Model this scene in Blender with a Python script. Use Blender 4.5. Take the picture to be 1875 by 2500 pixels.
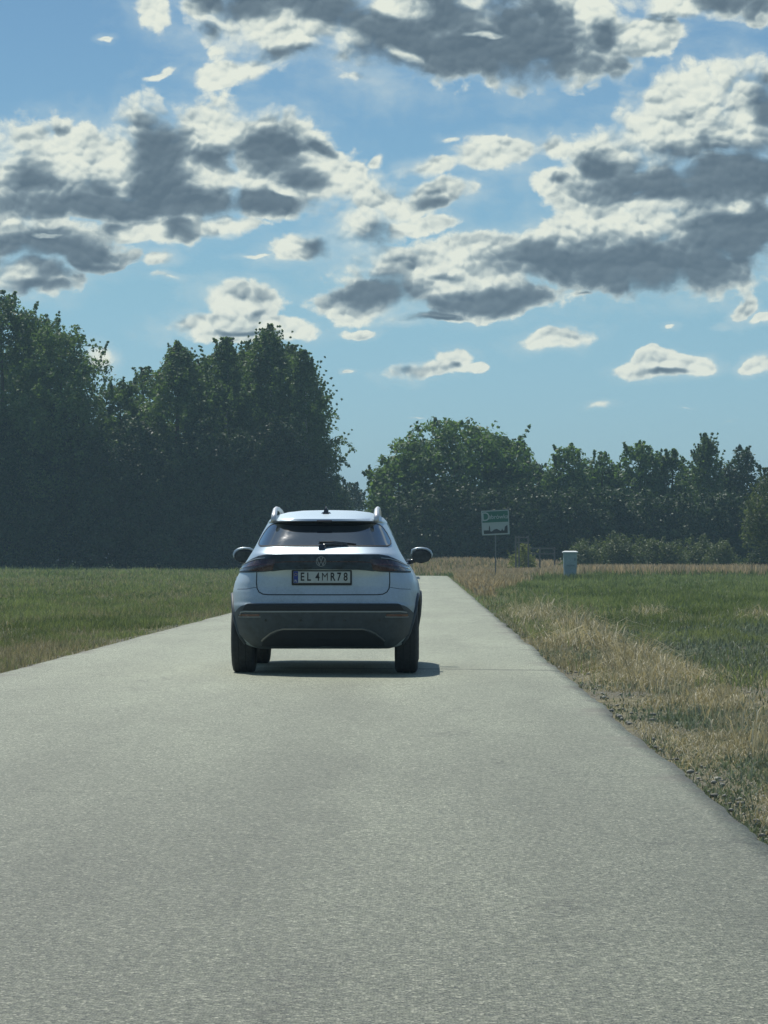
import bpy, bmesh, math, random
import numpy as np
from mathutils import Vector, Matrix

for _o in list(bpy.data.objects):
    bpy.data.objects.remove(_o, do_unlink=True)
scene = bpy.context.scene
COL = scene.collection
R = math.radians

# ------------------------------------------------------------------ camera
EYE = 1.056
HAZE_DENSITY = 0.00038
cam_d = bpy.data.cameras.new("camera")
cam = bpy.data.objects.new("camera", cam_d)
COL.objects.link(cam)
cam_d.sensor_fit = 'VERTICAL'
cam_d.sensor_height = 36.0
cam_d.lens = 107.1
cam_d.clip_start = 0.1
cam_d.clip_end = 12000
cam.location = (0, 0, EYE)
cam.rotation_euler = (R(90 + 0.914), 0, R(0.858))
scene.camera = cam
FPX = 6580.0          # focal length in the units the photo was measured in


def at(X, D):
    """road-aligned x for a bearing measured in the photo at distance D"""
    return (X - 928) / FPX * D


def zt(Y, D):
    return EYE - (Y - 1211) / FPX * D


# ------------------------------------------------------------------ light
SUN_DIR = Vector((-0.25, 0.54, 1.0)).normalized()
SUN_EL = math.asin(SUN_DIR.z)
SUN_AZ = math.atan2(SUN_DIR.x, SUN_DIR.y)
sl = bpy.data.lights.new("sun", 'SUN')
sl.energy = 4.6
sl.angle = R(0.53)
sl.color = (1.0, 0.96, 0.88)
so = bpy.data.objects.new("sun", sl)
COL.objects.link(so)
so.rotation_euler = (-SUN_DIR).to_track_quat('-Z', 'Y').to_euler()

scene.view_settings.view_transform = 'Standard'
scene.view_settings.look = 'None'
scene.view_settings.gamma = 1.0
scene.view_settings.exposure = 0.0
scene.view_settings.use_curve_mapping = False


# ------------------------------------------------------------------ node helper
class G:
    def __init__(self, nt):
        self.nt = nt
        self.n = nt.nodes
        self.l = nt.links

    def put(self, sock, v):
        if v is None:
            return
        if hasattr(v, 'is_output'):
            self.l.new(v, sock)
        else:
            if hasattr(sock.default_value, '__len__') and not hasattr(v, '__len__'):
                v = (v, v, v)
            if hasattr(v, '__len__') and len(v) == 3 and len(sock.default_value) == 4:
                v = tuple(v) + (1.0,)
            sock.default_value = v

    def math(self, op, a, b=None, c=None, clamp=False):
        m = self.n.new('ShaderNodeMath')
        m.operation = op
        m.use_clamp = clamp
        self.put(m.inputs[0], a)
        if b is not None:
            self.put(m.inputs[1], b)
        if c is not None:
            self.put(m.inputs[2], c)
        return m.outputs[0]

    def vec(self, op, a, b=None, c=None):
        m = self.n.new('ShaderNodeVectorMath')
        m.operation = op
        self.put(m.inputs[0], a)
        if b is not None:
            if op == 'SCALE':
                self.put(m.inputs[3], b)
            else:
                self.put(m.inputs[1], b)
        if c is not None:
            self.put(m.inputs[2], c)
        return m.outputs['Value'] if op in ('LENGTH', 'DOT_PRODUCT', 'DISTANCE') else m.outputs[0]

    def noise(self, v, scale, detail=4, rough=0.55, dist=0.0, dims='3D', out=0, lac=2.0):
        m = self.n.new('ShaderNodeTexNoise')
        m.noise_dimensions = dims
        if v is not None:
            self.put(m.inputs['Vector'], v)
        m.inputs['Scale'].default_value = scale
        m.inputs['Detail'].default_value = detail
        m.inputs['Roughness'].default_value = rough
        m.inputs['Lacunarity'].default_value = lac
        m.inputs['Distortion'].default_value = dist
        return m.outputs[out]

    def ramp(self, f, stops, interp='LINEAR'):
        m = self.n.new('ShaderNodeValToRGB')
        m.color_ramp.interpolation = interp
        e = m.color_ramp.elements
        while len(e) < len(stops):
            e.new(0.5)
        for el, (p, c) in zip(e, stops):
            el.position = p
            el.color = tuple(c) + (1,) if len(c) == 3 else c
        self.put(m.inputs[0], f)
        return m.outputs[0]

    def mix(self, f, a, b, mode='MIX'):
        m = self.n.new('ShaderNodeMix')
        m.data_type = 'RGBA'
        m.blend_type = mode
        self.put(m.inputs[0], f)
        self.put(m.inputs[6], a)
        self.put(m.inputs[7], b)
        return m.outputs[2]

    def maprange(self, v, a, b, c=0.0, d=1.0, smooth=False):
        m = self.n.new('ShaderNodeMapRange')
        m.interpolation_type = 'SMOOTHSTEP' if smooth else 'LINEAR'
        self.put(m.inputs['Value'], v)
        m.inputs['From Min'].default_value = a
        m.inputs['From Max'].default_value = b
        m.inputs['To Min'].default_value = c
        m.inputs['To Max'].default_value = d
        return m.outputs[0]

    def comb(self, x, y, z):
        m = self.n.new('ShaderNodeCombineXYZ')
        self.put(m.inputs[0], x)
        self.put(m.inputs[1], y)
        self.put(m.inputs[2], z)
        return m.outputs[0]

    def sep(self, v):
        m = self.n.new('ShaderNodeSeparateXYZ')
        self.put(m.inputs[0], v)
        return m.outputs

    def blobs(self, p, lst):
        """smallest elliptical distance to a list of (X, Y, rx, ry, rot_deg, offset)"""
        cur = None
        px, py = self.sep(p)[:2]
        for b in lst:
            X, Y, rx, ry = b[:4]
            rot = b[4] if len(b) > 4 else 0
            off = b[5] if len(b) > 5 else 0
            m = self.n.new('ShaderNodeMapping')
            m.vector_type = 'TEXTURE'
            # the running result rides along in z (scaled away) so the nodes are evaluated one after another
            self.put(m.inputs[0], self.comb(px, py, cur if cur is not None else 0.0))
            m.inputs['Location'].default_value = ((X - 928) / 1000, (1211 - Y) / 1000, 0)
            m.inputs['Rotation'].default_value = (0, 0, R(rot))
            m.inputs['Scale'].default_value = (rx / 1000, ry / 1000, 1e8)
            d = self.vec('LENGTH', m.outputs[0])
            if off:
                d = self.math('ADD', d, off)
            cur = d if cur is None else self.math('SMOOTH_MIN', cur, d, 0.12)
        return cur


# ------------------------------------------------------------------ world: sky with cumulus
CLOUD = [  # where cloud stands: bearing, height, half-width, half-height, tilt, thinness
 (335,35,95,75,0,.55),(440,20,90,60,0,.2),(620,40,240,110),(900,50,300,140),(1070,100,285,100,-3),(1250,70,170,75,-28),(1390,95,115,48,5),
 (1335,150,42,36,30,.1),(780,175,95,24,0,.45),(355,165,60,18,30,.55),(505,165,105,36,8,.1),(225,95,28,14,0,.55),
 (1500,15,200,58,0,.25),(1640,50,80,50,0,.35),(1500,155,45,14,10,.7),(1400,215,60,25,0,.65),
 (120,370,175,98),(60,400,140,80),(330,330,80,120),(450,310,150,95),(560,320,130,90),(640,360,130,85,-20),(300,445,390,44),(560,440,120,42),(340,395,300,75),(240,350,120,60),(740,385,65,50,-20,.1),(815,358,36,28,0,.5),
 (70,520,190,65,0,.1),(60,600,140,55,0,.15),(200,560,115,50,0,.25),(310,500,100,28,0,.1),(480,497,115,28,0,.15),(375,500,70,32),(335,560,60,34,0,.5),(370,608,72,18,-12,.5),
 (830,435,190,72,0,.3),(940,425,100,40,5,.1),(655,538,105,38,10,.15),(780,490,130,80,20,.3),(930,365,110,32,8,.3),(1075,335,110,46,5,.15),(1180,330,100,48,0,.3),(1190,390,90,48,0,.35),(900,487,120,28,0,.35),(985,305,60,18,0,.7),(1260,430,60,50,0,.3),
 (900,585,200,66,0,.1),(800,640,150,50,15),(1030,580,190,66),(930,610,160,55),(1070,640,170,48,6),(930,688,140,18,2,.2),(560,555,110,14,0,.65),(1270,632,90,16,0,.6),
 (1470,285,190,125,25),(1610,260,150,115),(1330,350,130,80,10),(1580,390,220,70),(1270,395,80,60,0,.2),(1420,440,220,46),(1380,395,200,70),
 (1240,515,170,58,15),(1400,490,200,62),(1560,500,200,90),(1390,565,300,80),(1190,562,110,46,-8),(1560,590,130,40,10,.1),
 (530,655,100,42,-5),(520,705,165,32),(430,700,80,24),(620,705,60,26,0,.2),(770,718,60,14,0,.4),(1195,728,105,30,8,.25),(930,800,110,20,2,.15),(980,785,38,24,0,.1),(1030,798,30,18,0,.3),
 (1430,795,105,24),(1410,778,55,24),(1500,795,45,20),(1292,879,46,13,10,.35),(1472,883,28,7,0,.5),(1600,675,32,38,-25,.25),(1640,695,50,18,0,.4),(1560,708,30,14,0,.6),(1635,798,50,22,5,.2),(1455,710,24,14,0,.5),
 (215,770,42,34,-30,.1),(755,800,24,9,10,.55),(1570,910,40,6,0,.75),(900,910,30,5,0,.85)]
SHADE = [  # where a cloud is thick and its base lies in its own shade
 (520,15,130,36),(720,30,130,50,-15),(640,128,140,22,0,.3),(860,95,130,75,-15),(960,40,120,60,0,.15),(1060,125,290,75,-4),(1140,60,110,75,-30),(1310,90,42,42,-40,.2),(440,75,40,30,0,.4),
 (1575,12,85,30),(1440,52,120,16,-6,.35),(1640,25,40,30,0,.3),
 (340,335,62,80,0),(345,410,75,75),(590,330,78,60,0),(300,452,400,34),(560,440,130,32),(85,395,75,40,0,.15),(655,395,75,34,-10,.3),(480,350,110,36,0,.3),(120,290,60,16,0,.55),(225,420,60,30,0,.3),(690,325,50,22,-30,.3),
 (110,545,230,60,0,.2),(100,625,110,30,0,.25),(180,590,140,36,0,.2),(385,495,40,28,0,.1),(250,500,60,18,0,.3),
 (935,445,70,22,0,.25),(695,535,55,28,0,.2),(820,510,50,34,0,.3),(1210,390,50,26,0,.5),
 (810,632,115,36,4),(1070,650,170,32,8),(950,690,120,9,2,.4),(960,600,80,16,0,.6),
 (1480,405,250,52,0),(1600,385,150,70),(1300,370,60,42,-20,.1),(1650,250,40,80,0,.3),(1530,330,20,50,0,.5),(1460,330,80,40,0,.6),
 (1190,560,95,38,-8),(1400,580,290,72),(1580,530,130,75),(1650,475,70,50,0,.1),
 (530,717,130,9,0,.4),(550,675,40,20,0,.65),(1440,806,80,8,0,.45),(880,795,25,12,0,.6),(985,795,20,14,0,.55)]
LIT = [  # sunlit towers standing in front of the shaded bases
 (640,82,165,27,-3),(855,18,95,34,-10,.1),(1020,15,50,34,0,.3),(1045,86,70,13,0,.35),(880,125,62,20,-25,.35),
 (510,405,100,18,-6,.2),(620,420,60,16,-15,.3),(130,335,180,28,0,.3),(170,375,120,36,5,.2),(15,600,70,22,0,.1),(130,488,70,14,0,.2),(110,515,60,8,0,.3),(305,505,70,22,0,.1),(480,497,95,18,0,.1),(1020,605,110,14,8,.5),
 (1590,460,45,20,5,.1),(1380,462,190,26,0,.1),(1600,650,80,10,0,.4)]

world = bpy.data.worlds.new("World")
scene.world = world
world.use_nodes = True
wt = world.node_tree
wt.nodes.clear()
g = G(wt)
wout = wt.nodes.new('ShaderNodeOutputWorld')
bg = wt.nodes.new('ShaderNodeBackground')
wt.links.new(bg.outputs[0], wout.inputs[0])
sky = wt.nodes.new('ShaderNodeTexSky')
sky.sky_type = 'NISHITA'
sky.sun_disc = False
sky.sun_elevation = SUN_EL
sky.sun_rotation = SUN_AZ
sky.air_density = 1.0
sky.dust_density = 0.6
sky.ozone_density = 2.0
SKY_STR = 0.10
tc = wt.nodes.new('ShaderNodeTexCoord')
dirv = tc.outputs['Generated']
sx, sy, sz = g.sep(dirv)
dn = g.noise(g.vec('MULTIPLY', dirv, (1.0, 1.0, 2.6)), 3.2, 5, 0.55, out=0)
inwin = g.math('MULTIPLY', g.maprange(g.math('ABSOLUTE', g.math('ARCTAN2', sx, sy)), 0.17, 0.23, 1, 0, True),
               g.maprange(sz, 0.21, 0.27, 1, 0, True))
a2 = g.math('MULTIPLY', g.maprange(dn, 0.55, 0.64, smooth=True),
            g.math('MULTIPLY', g.math('SUBTRACT', 1.0, inwin), g.maprange(sz, 0.0, 0.05)))
c2 = g.ramp(dn, [(0.5, (0.78, 0.82, 0.74)), (0.60, (0.62, 0.68, 0.66)), (0.72, (0.2, 0.26, 0.31))])
tint = g.ramp(sz, [(0.0, (0.37, 0.58, 1.02)), (0.035, (0.48, 0.72, 0.98)), (0.09, (0.50, 0.72, 0.83)), (0.19, (0.44, 0.62, 0.72)), (1.0, (0.7, 0.9, 1.0))])
skyc = g.vec('SCALE', g.mix(1.0, sky.outputs[0], tint, 'MULTIPLY'), SKY_STR)
g.put(bg.inputs[0], g.mix(a2, skyc, c2))
bg.inputs[1].default_value = 1.0
world.cycles.sampling_method = 'MANUAL'
world.cycles.sample_map_resolution = 512

# ------------------------------------------------------------------ cloud bank, 9 km away, on the part of the sky ahead
cm = bpy.data.materials.new("cumulus_clouds")
cm.use_nodes = True
wt = cm.node_tree
wt.nodes.clear()
g = G(wt)
geo = wt.nodes.new('ShaderNodeNewGeometry')
dirv = g.vec('NORMALIZE', geo.outputs['Position'])
sx, sy, sz = g.sep(dirv)
az = g.math('MULTIPLY', g.math('ARCTAN2', sx, sy), 6.58)
el = g.math('MULTIPLY', g.math('ARCSINE', sz), 6.58)
P = g.comb(az, el, 0.0)
# billowy wobble of the outlines
w1 = g.noise(g.vec('MULTIPLY', P, (1.0, 1.2, 1.0)), 7.0, 4, 0.5, out=1)
w1 = g.vec('MULTIPLY', g.vec('SUBTRACT', w1, (0.5, 0.5, 0.5)), (0.100, 0.070, 0.0))
w2 = g.noise(P, 40.0, 5, 0.62, out=1)
w2 = g.vec('MULTIPLY', g.vec('SUBTRACT', w2, (0.5, 0.5, 0.5)), (0.014, 0.012, 0.0))
Pw = g.vec('ADD', P, w1)
L = g.blobs(Pw, CLOUD)
S = g.blobs(g.vec('ADD', P, g.vec('SCALE', w1, 0.7)), SHADE)
T = g.blobs(Pw, LIT)
Pq = g.vec('ADD', g.vec('MULTIPLY', P, (0.95, 1.15, 1.0)), g.vec('ADD', g.vec('SCALE', w1, 0.6), w2))


def puffs(p, lst):
    """cauliflower heights: rounded domes at several sizes"""
    acc = None
    for sc, amp in lst:
        v = wt.nodes.new('ShaderNodeTexVoronoi')
        v.feature = 'SMOOTH_F1'
        v.voronoi_dimensions = '2D'
        v.inputs['Scale'].default_value = sc
        v.inputs['Smoothness'].default_value = 0.5
        g.put(v.inputs['Vector'], p)
        d = v.outputs['Distance']
        h = g.math('MULTIPLY', g.math('MULTIPLY', d, d), -amp * 1.6)
        acc = h if acc is None else g.math('ADD', acc, h)
    return acc


h0 = puffs(Pq, ((10.0, 1.0), (23.0, 0.52), (55.0, 0.22)))
h1 = puffs(g.vec('ADD', Pq, (-0.0035, 0.0100, 0.0)), ((10.0, 1.0), (23.0, 0.52), (55.0, 0.22)))
relief = g.math('SUBTRACT', h0, h1)           # > 0 where the surface falls away towards the sun
fb = g.math('SUBTRACT', g.noise(Pq, 24.0, 8, 0.62, dims='2D'), 0.5)
F0 = g.math('SUBTRACT', 1.0, L)
F = g.math('ADD', F0, g.math('ADD', g.math('MULTIPLY', g.math('ADD', h0, 1.08), 0.32), g.math('MULTIPLY', fb, 0.52)))
# some outlines are crisp, others fray into vapour
fray = g.maprange(g.noise(P, 5.0, 2, 0.5, dims='2D'), 0.38, 0.64, 0.0, 1.0, True)
edgew = g.maprange(fray, 0, 1, 3.6, 1.2)
alpha = g.maprange(g.math('MULTIPLY', F, edgew, clamp=True), 0.0, 1.0, smooth=True)
veil = g.math('MULTIPLY', g.maprange(g.math('ADD', F0, g.math('MULTIPLY', fb, 0.8)), -0.75, 0.15, 0.0, 0.42, True),
              g.maprange(g.noise(g.vec('MULTIPLY', P, (0.6, 1.4, 1.0)), 6.0, 5, 0.6, dims='2D'), 0.40, 0.62, 0.15, 1.0))
inner = g.maprange(F, 0.02, 0.55, 0.0, 1.0, True)
nb = g.math('ADD', g.math('MULTIPLY', fb, 0.30), g.math('MULTIPLY', relief, -0.32))
dark = g.maprange(g.math('ADD', g.math('SUBTRACT', 1.0, S), nb), -0.50, 0.48, smooth=True)
litm = g.maprange(g.math('ADD', g.math('SUBTRACT', 1.0, T), nb), -0.12, 0.42, smooth=True)
dark = g.math('MULTIPLY', dark, g.math('SUBTRACT', 1.0, g.math('MULTIPLY', litm, 0.95)))
dark = g.math('MULTIPLY', dark, g.maprange(inner, 0.0, 1.0, 0.25, 1.0))
soft = g.math('MULTIPLY', g.maprange(g.noise(Pw, 8.0, 4, 0.55, dims='2D'), 0.40, 0.70, 0.0, 0.40), inner)
rel = g.math('MULTIPLY', g.math('ADD', g.math('MULTIPLY', relief, -1.05), g.math('MULTIPLY', fb, -0.22)), g.maprange(inner, 0, 1, 0.5, 1.0))
shade = g.math('ADD', g.math('ADD', g.math('MULTIPLY', dark, 0.93), g.math('MULTIPLY', soft, g.math('SUBTRACT', 1.0, dark))),
               g.math('MULTIPLY', rel, g.math('SUBTRACT', 1.0, g.math('MULTIPLY', dark, 0.80))))
shade = g.math('ADD', shade, 0.02, clamp=True)
ccol = g.ramp(shade, [(0.0, (0.80, 0.84, 0.74)), (0.20, (0.68, 0.74, 0.68)), (0.45, (0.40, 0.48, 0.49)), (0.72, (0.205, 0.275, 0.32)), (1.0, (0.105, 0.155, 0.200))])
vfac = g.math('SUBTRACT', 1.0, alpha)
ccol = g.mix(g.math('MULTIPLY', vfac, vfac), ccol, (0.56, 0.68, 0.70))
alpha = g.math('MAXIMUM', alpha, veil)

em = wt.nodes.new('ShaderNodeEmission')
tr = wt.nodes.new('ShaderNodeBsdfTransparent')
mx = wt.nodes.new('ShaderNodeMixShader')
mo = wt.nodes.new('ShaderNodeOutputMaterial')
g.put(em.inputs[0], ccol)
em.inputs[1].default_value = 1.0
edge = g.math('MULTIPLY', g.maprange(g.math('ABSOLUTE', az), 1.25, 1.5, 1, 0, True), g.maprange(el, 1.4, 1.6, 1, 0, True))
g.put(mx.inputs[0], g.math('MULTIPLY', alpha, edge))
wt.links.new(tr.outputs[0], mx.inputs[1])
wt.links.new(em.outputs[0], mx.inputs[2])
wt.links.new(mx.outputs[0], mo.inputs['Surface'])
cm.cycles.emission_sampling = 'NONE'
_v, _f = [], []
for j in range(13):
    e_ = R(0.15 + j * 1.15)
    for i in range(25):
        a_ = R(-13.5 + i * 27 / 24)
        _v.append((9000 * math.sin(a_) * math.cos(e_), 9000 * math.cos(a_) * math.cos(e_), 9000 * math.sin(e_)))
for j in range(12):
    for i in range(24):
        k = j * 25 + i
        _f.append((k, k + 1, k + 26, k + 25))
_m = bpy.data.meshes.new("sky")
_m.from_pydata(_v, [], _f)
_m.materials.append(cm)
sky_ob = bpy.data.objects.new("sky", _m)
COL.objects.link(sky_ob)
sky_ob["kind"] = "structure"

# ------------------------------------------------------------------ mesh helpers
def tri_mesh(name, verts, tris, mat, tint=None, smooth=False, parent=None):
    """fast mesh from numpy arrays; tint = one float per triangle"""
    verts = np.ascontiguousarray(verts, dtype=np.float32)
    tris = np.ascontiguousarray(tris, dtype=np.int32)
    k = tris.shape[1]
    me = bpy.data.meshes.new(name)
    me.vertices.add(len(verts))
    me.vertices.foreach_set('co', verts.ravel())
    me.loops.add(tris.size)
    me.loops.foreach_set('vertex_index', tris.ravel())
    me.polygons.add(len(tris))
    me.polygons.foreach_set('loop_start', np.arange(0, tris.size, k, dtype=np.int32))
    me.polygons.foreach_set('loop_total', np.full(len(tris), k, dtype=np.int32))
    if tint is not None:
        a = me.attributes.new('tint', 'FLOAT', 'FACE')
        a.data.foreach_set('value', np.ascontiguousarray(tint, dtype=np.float32))
    if smooth:
        me.polygons.foreach_set('use_smooth', np.ones(len(tris), dtype=bool))
    me.update(calc_edges=True)
    me.materials.append(mat)
    o = bpy.data.objects.new(name, me)
    COL.objects.link(o)
    if parent is not None:
        o.parent = parent
    return o


def bm_obj(name, bm, mat, parent=None, smooth=False, angle=None):
    me = bpy.data.meshes.new(name)
    bm.normal_update()
    bm.to_mesh(me)
    bm.free()
    for m in (mat if isinstance(mat, (list, tuple)) else [mat]):
        me.materials.append(m)
    if smooth:
        for p in me.polygons:
            p.use_smooth = True
        if angle:
            me.set_sharp_from_angle(angle=R(angle))
    o = bpy.data.objects.new(name, me)
    COL.objects.link(o)
    if parent is not None:
        o.parent = parent
    return o


def thing(name, label, cat, loc=(0, 0, 0), rz=0, group=None):
    o = bpy.data.objects.new(name, None)
    o.empty_display_size = 0.3
    COL.objects.link(o)
    o.location = loc
    o.rotation_euler = (0, 0, rz)
    tag(o, label, cat, group)
    return o


def tag(o, label, cat, group=None):
    o["label"] = label
    o["category"] = cat
    if group:
        o["group"] = group


def box(bm, lo, hi, bevel=0.0):
    x0, y0, z0 = lo
    x1, y1, z1 = hi
    r = bmesh.ops.create_cube(bm, size=1.0)
    vs = r['verts']
    for v in vs:
        v.co = Vector(((x0 + x1) / 2 + v.co.x * (x1 - x0), (y0 + y1) / 2 + v.co.y * (y1 - y0), (z0 + z1) / 2 + v.co.z * (z1 - z0)))
    if bevel:
        es = {e for v in vs for e in v.link_edges}
        bmesh.ops.bevel(bm, geom=list(es), offset=bevel, segments=2, affect='EDGES', profile=0.6)


def tube(bm, pts, radii, seg=8, cap=True):
    pts = [Vector(p) for p in pts]
    if not hasattr(radii, '__len__'):
        radii = [radii] * len(pts)
    rings = []
    up0 = None
    for i, p in enumerate(pts):
        d = (pts[min(i + 1, len(pts) - 1)] - pts[max(i - 1, 0)]).normalized()
        ref = Vector((0, 0, 1)) if abs(d.z) < 0.9 else Vector((1, 0, 0))
        if up0 is not None:
            ref = up0
        s = d.cross(ref).normalized()
        u = s.cross(d).normalized()
        up0 = u
        rings.append([bm.verts.new(p + (s * math.cos(a) + u * math.sin(a)) * radii[i]) for a in [2 * math.pi * k / seg for k in range(seg)]])
    for a, b in zip(rings, rings[1:]):
        for k in range(seg):
            bm.faces.new((a[k], a[(k + 1) % seg], b[(k + 1) % seg], b[k]))
    if cap:
        bm.faces.new(rings[0][::-1])
        bm.faces.new(rings[-1])


# ------------------------------------------------------------------ materials
def new_mat(name):
    m = bpy.data.materials.new(name)
    m.use_nodes = True
    nt = m.node_tree
    b = nt.nodes['Principled BSDF']
    return m, G(nt), b


def simple(name, col, rough=0.5, metal=0.0, coat=0.0, vary=0.08, scale=30.0, bump=0.0, spec=0.5):
    m, g, b = new_mat(name)
    tcn = g.n.new('ShaderNodeTexCoord')
    n = g.noise(tcn.outputs['Object'], scale, 4, 0.6)
    f = g.maprange(n, 0.3, 0.7, 1 - vary, 1 + vary)
    g.put(b.inputs['Base Color'], g.vec('SCALE', tuple(col), f))
    g.put(b.inputs['Roughness'], g.maprange(n, 0.3, 0.7, max(0, rough - 0.05), min(1, rough + 0.07)))
    b.inputs['Metallic'].default_value = metal
    b.inputs['Coat Weight'].default_value = coat
    b.inputs['Coat Roughness'].default_value = 0.04
    b.inputs['Specular IOR Level'].default_value = spec
    if bump:
        bn = g.n.new('ShaderNodeBump')
        bn.inputs['Strength'].default_value = bump
        bn.inputs['Distance'].default_value = 0.01
        g.put(bn.inputs['Height'], n)
        g.l.new(bn.outputs[0], b.inputs['Normal'])
    return m


def leaf_mat(name, dark, light, trans=0.35, rough=0.55, tcol=(1.25, 1.35, 0.55)):
    m, g, b = new_mat(name)
    at_ = g.n.new('ShaderNodeAttribute')
    at_.attribute_name = 'tint'
    col = g.ramp(at_.outputs['Fac'], [(0.0, dark), (1.0, light)])
    g.put(b.inputs['Base Color'], col)
    b.inputs['Roughness'].default_value = rough
    b.inputs['Specular IOR Level'].default_value = 0.25
    t = g.n.new('ShaderNodeBsdfTranslucent')
    g.put(t.inputs[0], g.mix(1.0, col, tuple(tcol), 'MULTIPLY'))
    mx = g.n.new('ShaderNodeMixShader')
    mx.inputs[0].default_value = trans
    out = g.n['Material Output']
    g.l.new(b.outputs[0], mx.inputs[1])
    g.l.new(t.outputs[0], mx.inputs[2])
    g.l.new(mx.outputs[0], out.inputs['Surface'])
    return m


rng = np.random.default_rng(7)


def smooth01(t):
    t = np.clip(t, 0, 1)
    return t * t * (3 - 2 * t)


# value noise for terrain and planting patches
_tab = np.random.default_rng(3).random((256, 256))


def vnoise(x, y):
    x = np.asarray(x, float)
    y = np.asarray(y, float)
    xi = np.floor(x).astype(int)
    yi = np.floor(y).astype(int)
    fx = x - xi
    fy = y - yi
    fx = fx * fx * (3 - 2 * fx)
    fy = fy * fy * (3 - 2 * fy)
    a = _tab[xi % 256, yi % 256]
    b = _tab[(xi + 1) % 256, yi % 256]
    c = _tab[xi % 256, (yi + 1) % 256]
    d = _tab[(xi + 1) % 256, (yi + 1) % 256]
    return (a * (1 - fx) + b * fx) * (1 - fy) + (c * (1 - fx) + d * fx) * fy


def fnoise(x, y, o=4):
    s = 0
    a = 0.5
    for k in range(o):
        s = s + a * vnoise(x * 2 ** k + 17 * k, y * 2 ** k + 5 * k)
        a *= 0.5
    return s / (1 - 0.5 ** o)


# ------------------------------------------------------------------ road and ground shape
ROAD_W = 5.36


def road_x(y):
    y = np.asarray(y, float)
    t = np.clip(y - 214, 0, None)
    return -1.39 - t ** 2 / 42.0


def road_z(y):
    y = np.asarray(y, float)
    return -0.17 * np.exp(-((y - 223) / 6.0) ** 2) + 0.10 * smooth01((y - 224) / 16)


def edge_wob(y, s):
    return 0.045 * (fnoise(y * 0.5 + 50 * s, y * 0 + 3.3 * s, 3) - 0.5) * 2 + 0.04 * (fnoise(y * 4, y * 0 + s, 3) - .5) - 0.02


def ground_z(x, y):
    x = np.asarray(x, float)
    y = np.asarray(y, float)
    rx = road_x(np.minimum(y, 262))
    d = np.abs(x - rx) - ROAD_W / 2            # distance from the road's edge
    z = road_z(y) - 0.035 - 0.05 * smooth01(d / 1.2)
    left = x < rx
    rise = np.where(left, 0.42 * smooth01((y - 60) / 190), 0.16 * smooth01((y - 120) / 80))
    z = z + rise * smooth01(d / 10)
    # low bank on the outside of the bend, straight ahead
    z = z + 0.62 * np.exp(-(((x - 2.6) / 7.0) ** 2)) * smooth01((y - 222) / 16) * smooth01((d + 0.2) / 5)
    z = z + 0.05 * (fnoise(x * 0.5, y * 0.5) - 0.5) * smooth01(d / 0.8) + 0.03 * (fnoise(x * 3, y * 3, 3) - 0.5) * smooth01(d / 0.4)
    z = np.where(d < 0.0, np.minimum(z, road_z(y) - 0.06), z)
    return z


# ground material: soil, mown green, dry verge
gm, g, b = new_mat("field_ground")
geo = g.n.new('ShaderNodeNewGeometry')
pos = geo.outputs['Position']
n1 = g.noise(pos, 0.35, 5, 0.6)
n2 = g.noise(pos, 5.0, 5, 0.65)
n3 = g.noise(pos, 45.0, 4, 0.7)
px_, py_, pz_ = g.sep(pos)
col = g.ramp(n2, [(0.25, (0.085, 0.085, 0.050)), (0.5, (0.17, 0.16, 0.098)), (0.75, (0.29, 0.265, 0.17))])
soil = g.ramp(n3, [(0.3, (0.075, 0.070, 0.055)), (0.6, (0.20, 0.195, 0.155)), (0.8, (0.40, 0.39, 0.32))])
bare = g.math('MULTIPLY', g.maprange(px_, 2.2, 3.6, 0, 1, True), g.math('MULTIPLY', g.maprange(py_, 27, 32, 0, 1, True), g.maprange(py_, 52, 60, 1, 0, True)))
col = g.mix(g.math('MULTIPLY', g.maprange(n1, 0.42, 0.62), g.math('SUBTRACT', 1.0, bare)), soil, col)
grn = g.ramp(n2, [(0.3, (0.055, 0.095, 0.030)), (0.7, (0.12, 0.165, 0.055))])
far = g.maprange(g.math('ABSOLUTE', g.math('ADD', py_, 10.0)), 55.0, 72.0)
col = g.mix(far, col, grn)
g.put(b.inputs['Base Color'], col)
b.inputs['Roughness'].default_value = 0.95
b.inputs['Specular IOR Level'].default_value = 0.1
bn = g.n.new('ShaderNodeBump')
bn.inputs['Strength'].default_value = 0.7
bn.inputs['Distance'].default_value = 0.03
g.put(bn.inputs['Height'], g.math('ADD', n3, n2))
g.l.new(bn.outputs[0], b.inputs['Normal'])

ys = np.concatenate([-np.geomspace(1200, 34, 16), np.arange(-30, 0, 3.0), np.arange(0, 60, 0.30), np.arange(60, 130, 0.8), np.arange(130, 290, 1.6), np.geomspace(292, 1600, 22)])
xh = np.concatenate([np.arange(0, 9, 0.22), np.arange(9, 30, 0.9), np.arange(30, 90, 4), np.geomspace(95, 1200, 14)])
xs = np.concatenate([-xh[:0:-1], xh]) - 1.39
XX, YY = np.meshgrid(xs, ys)
ZZ = ground_z(XX, YY)
V = np.stack([XX.ravel(), YY.ravel(), ZZ.ravel()], 1)
nx_, ny_ = len(xs), len(ys)
I = (np.arange(ny_ - 1)[:, None] * nx_ + np.arange(nx_ - 1)[None]).ravel()
ground = tri_mesh("ground", V, np.stack([I, I + 1, I + nx_ + 1, I + nx_], 1), gm, smooth=True)
ground["kind"] = "structure"

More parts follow.
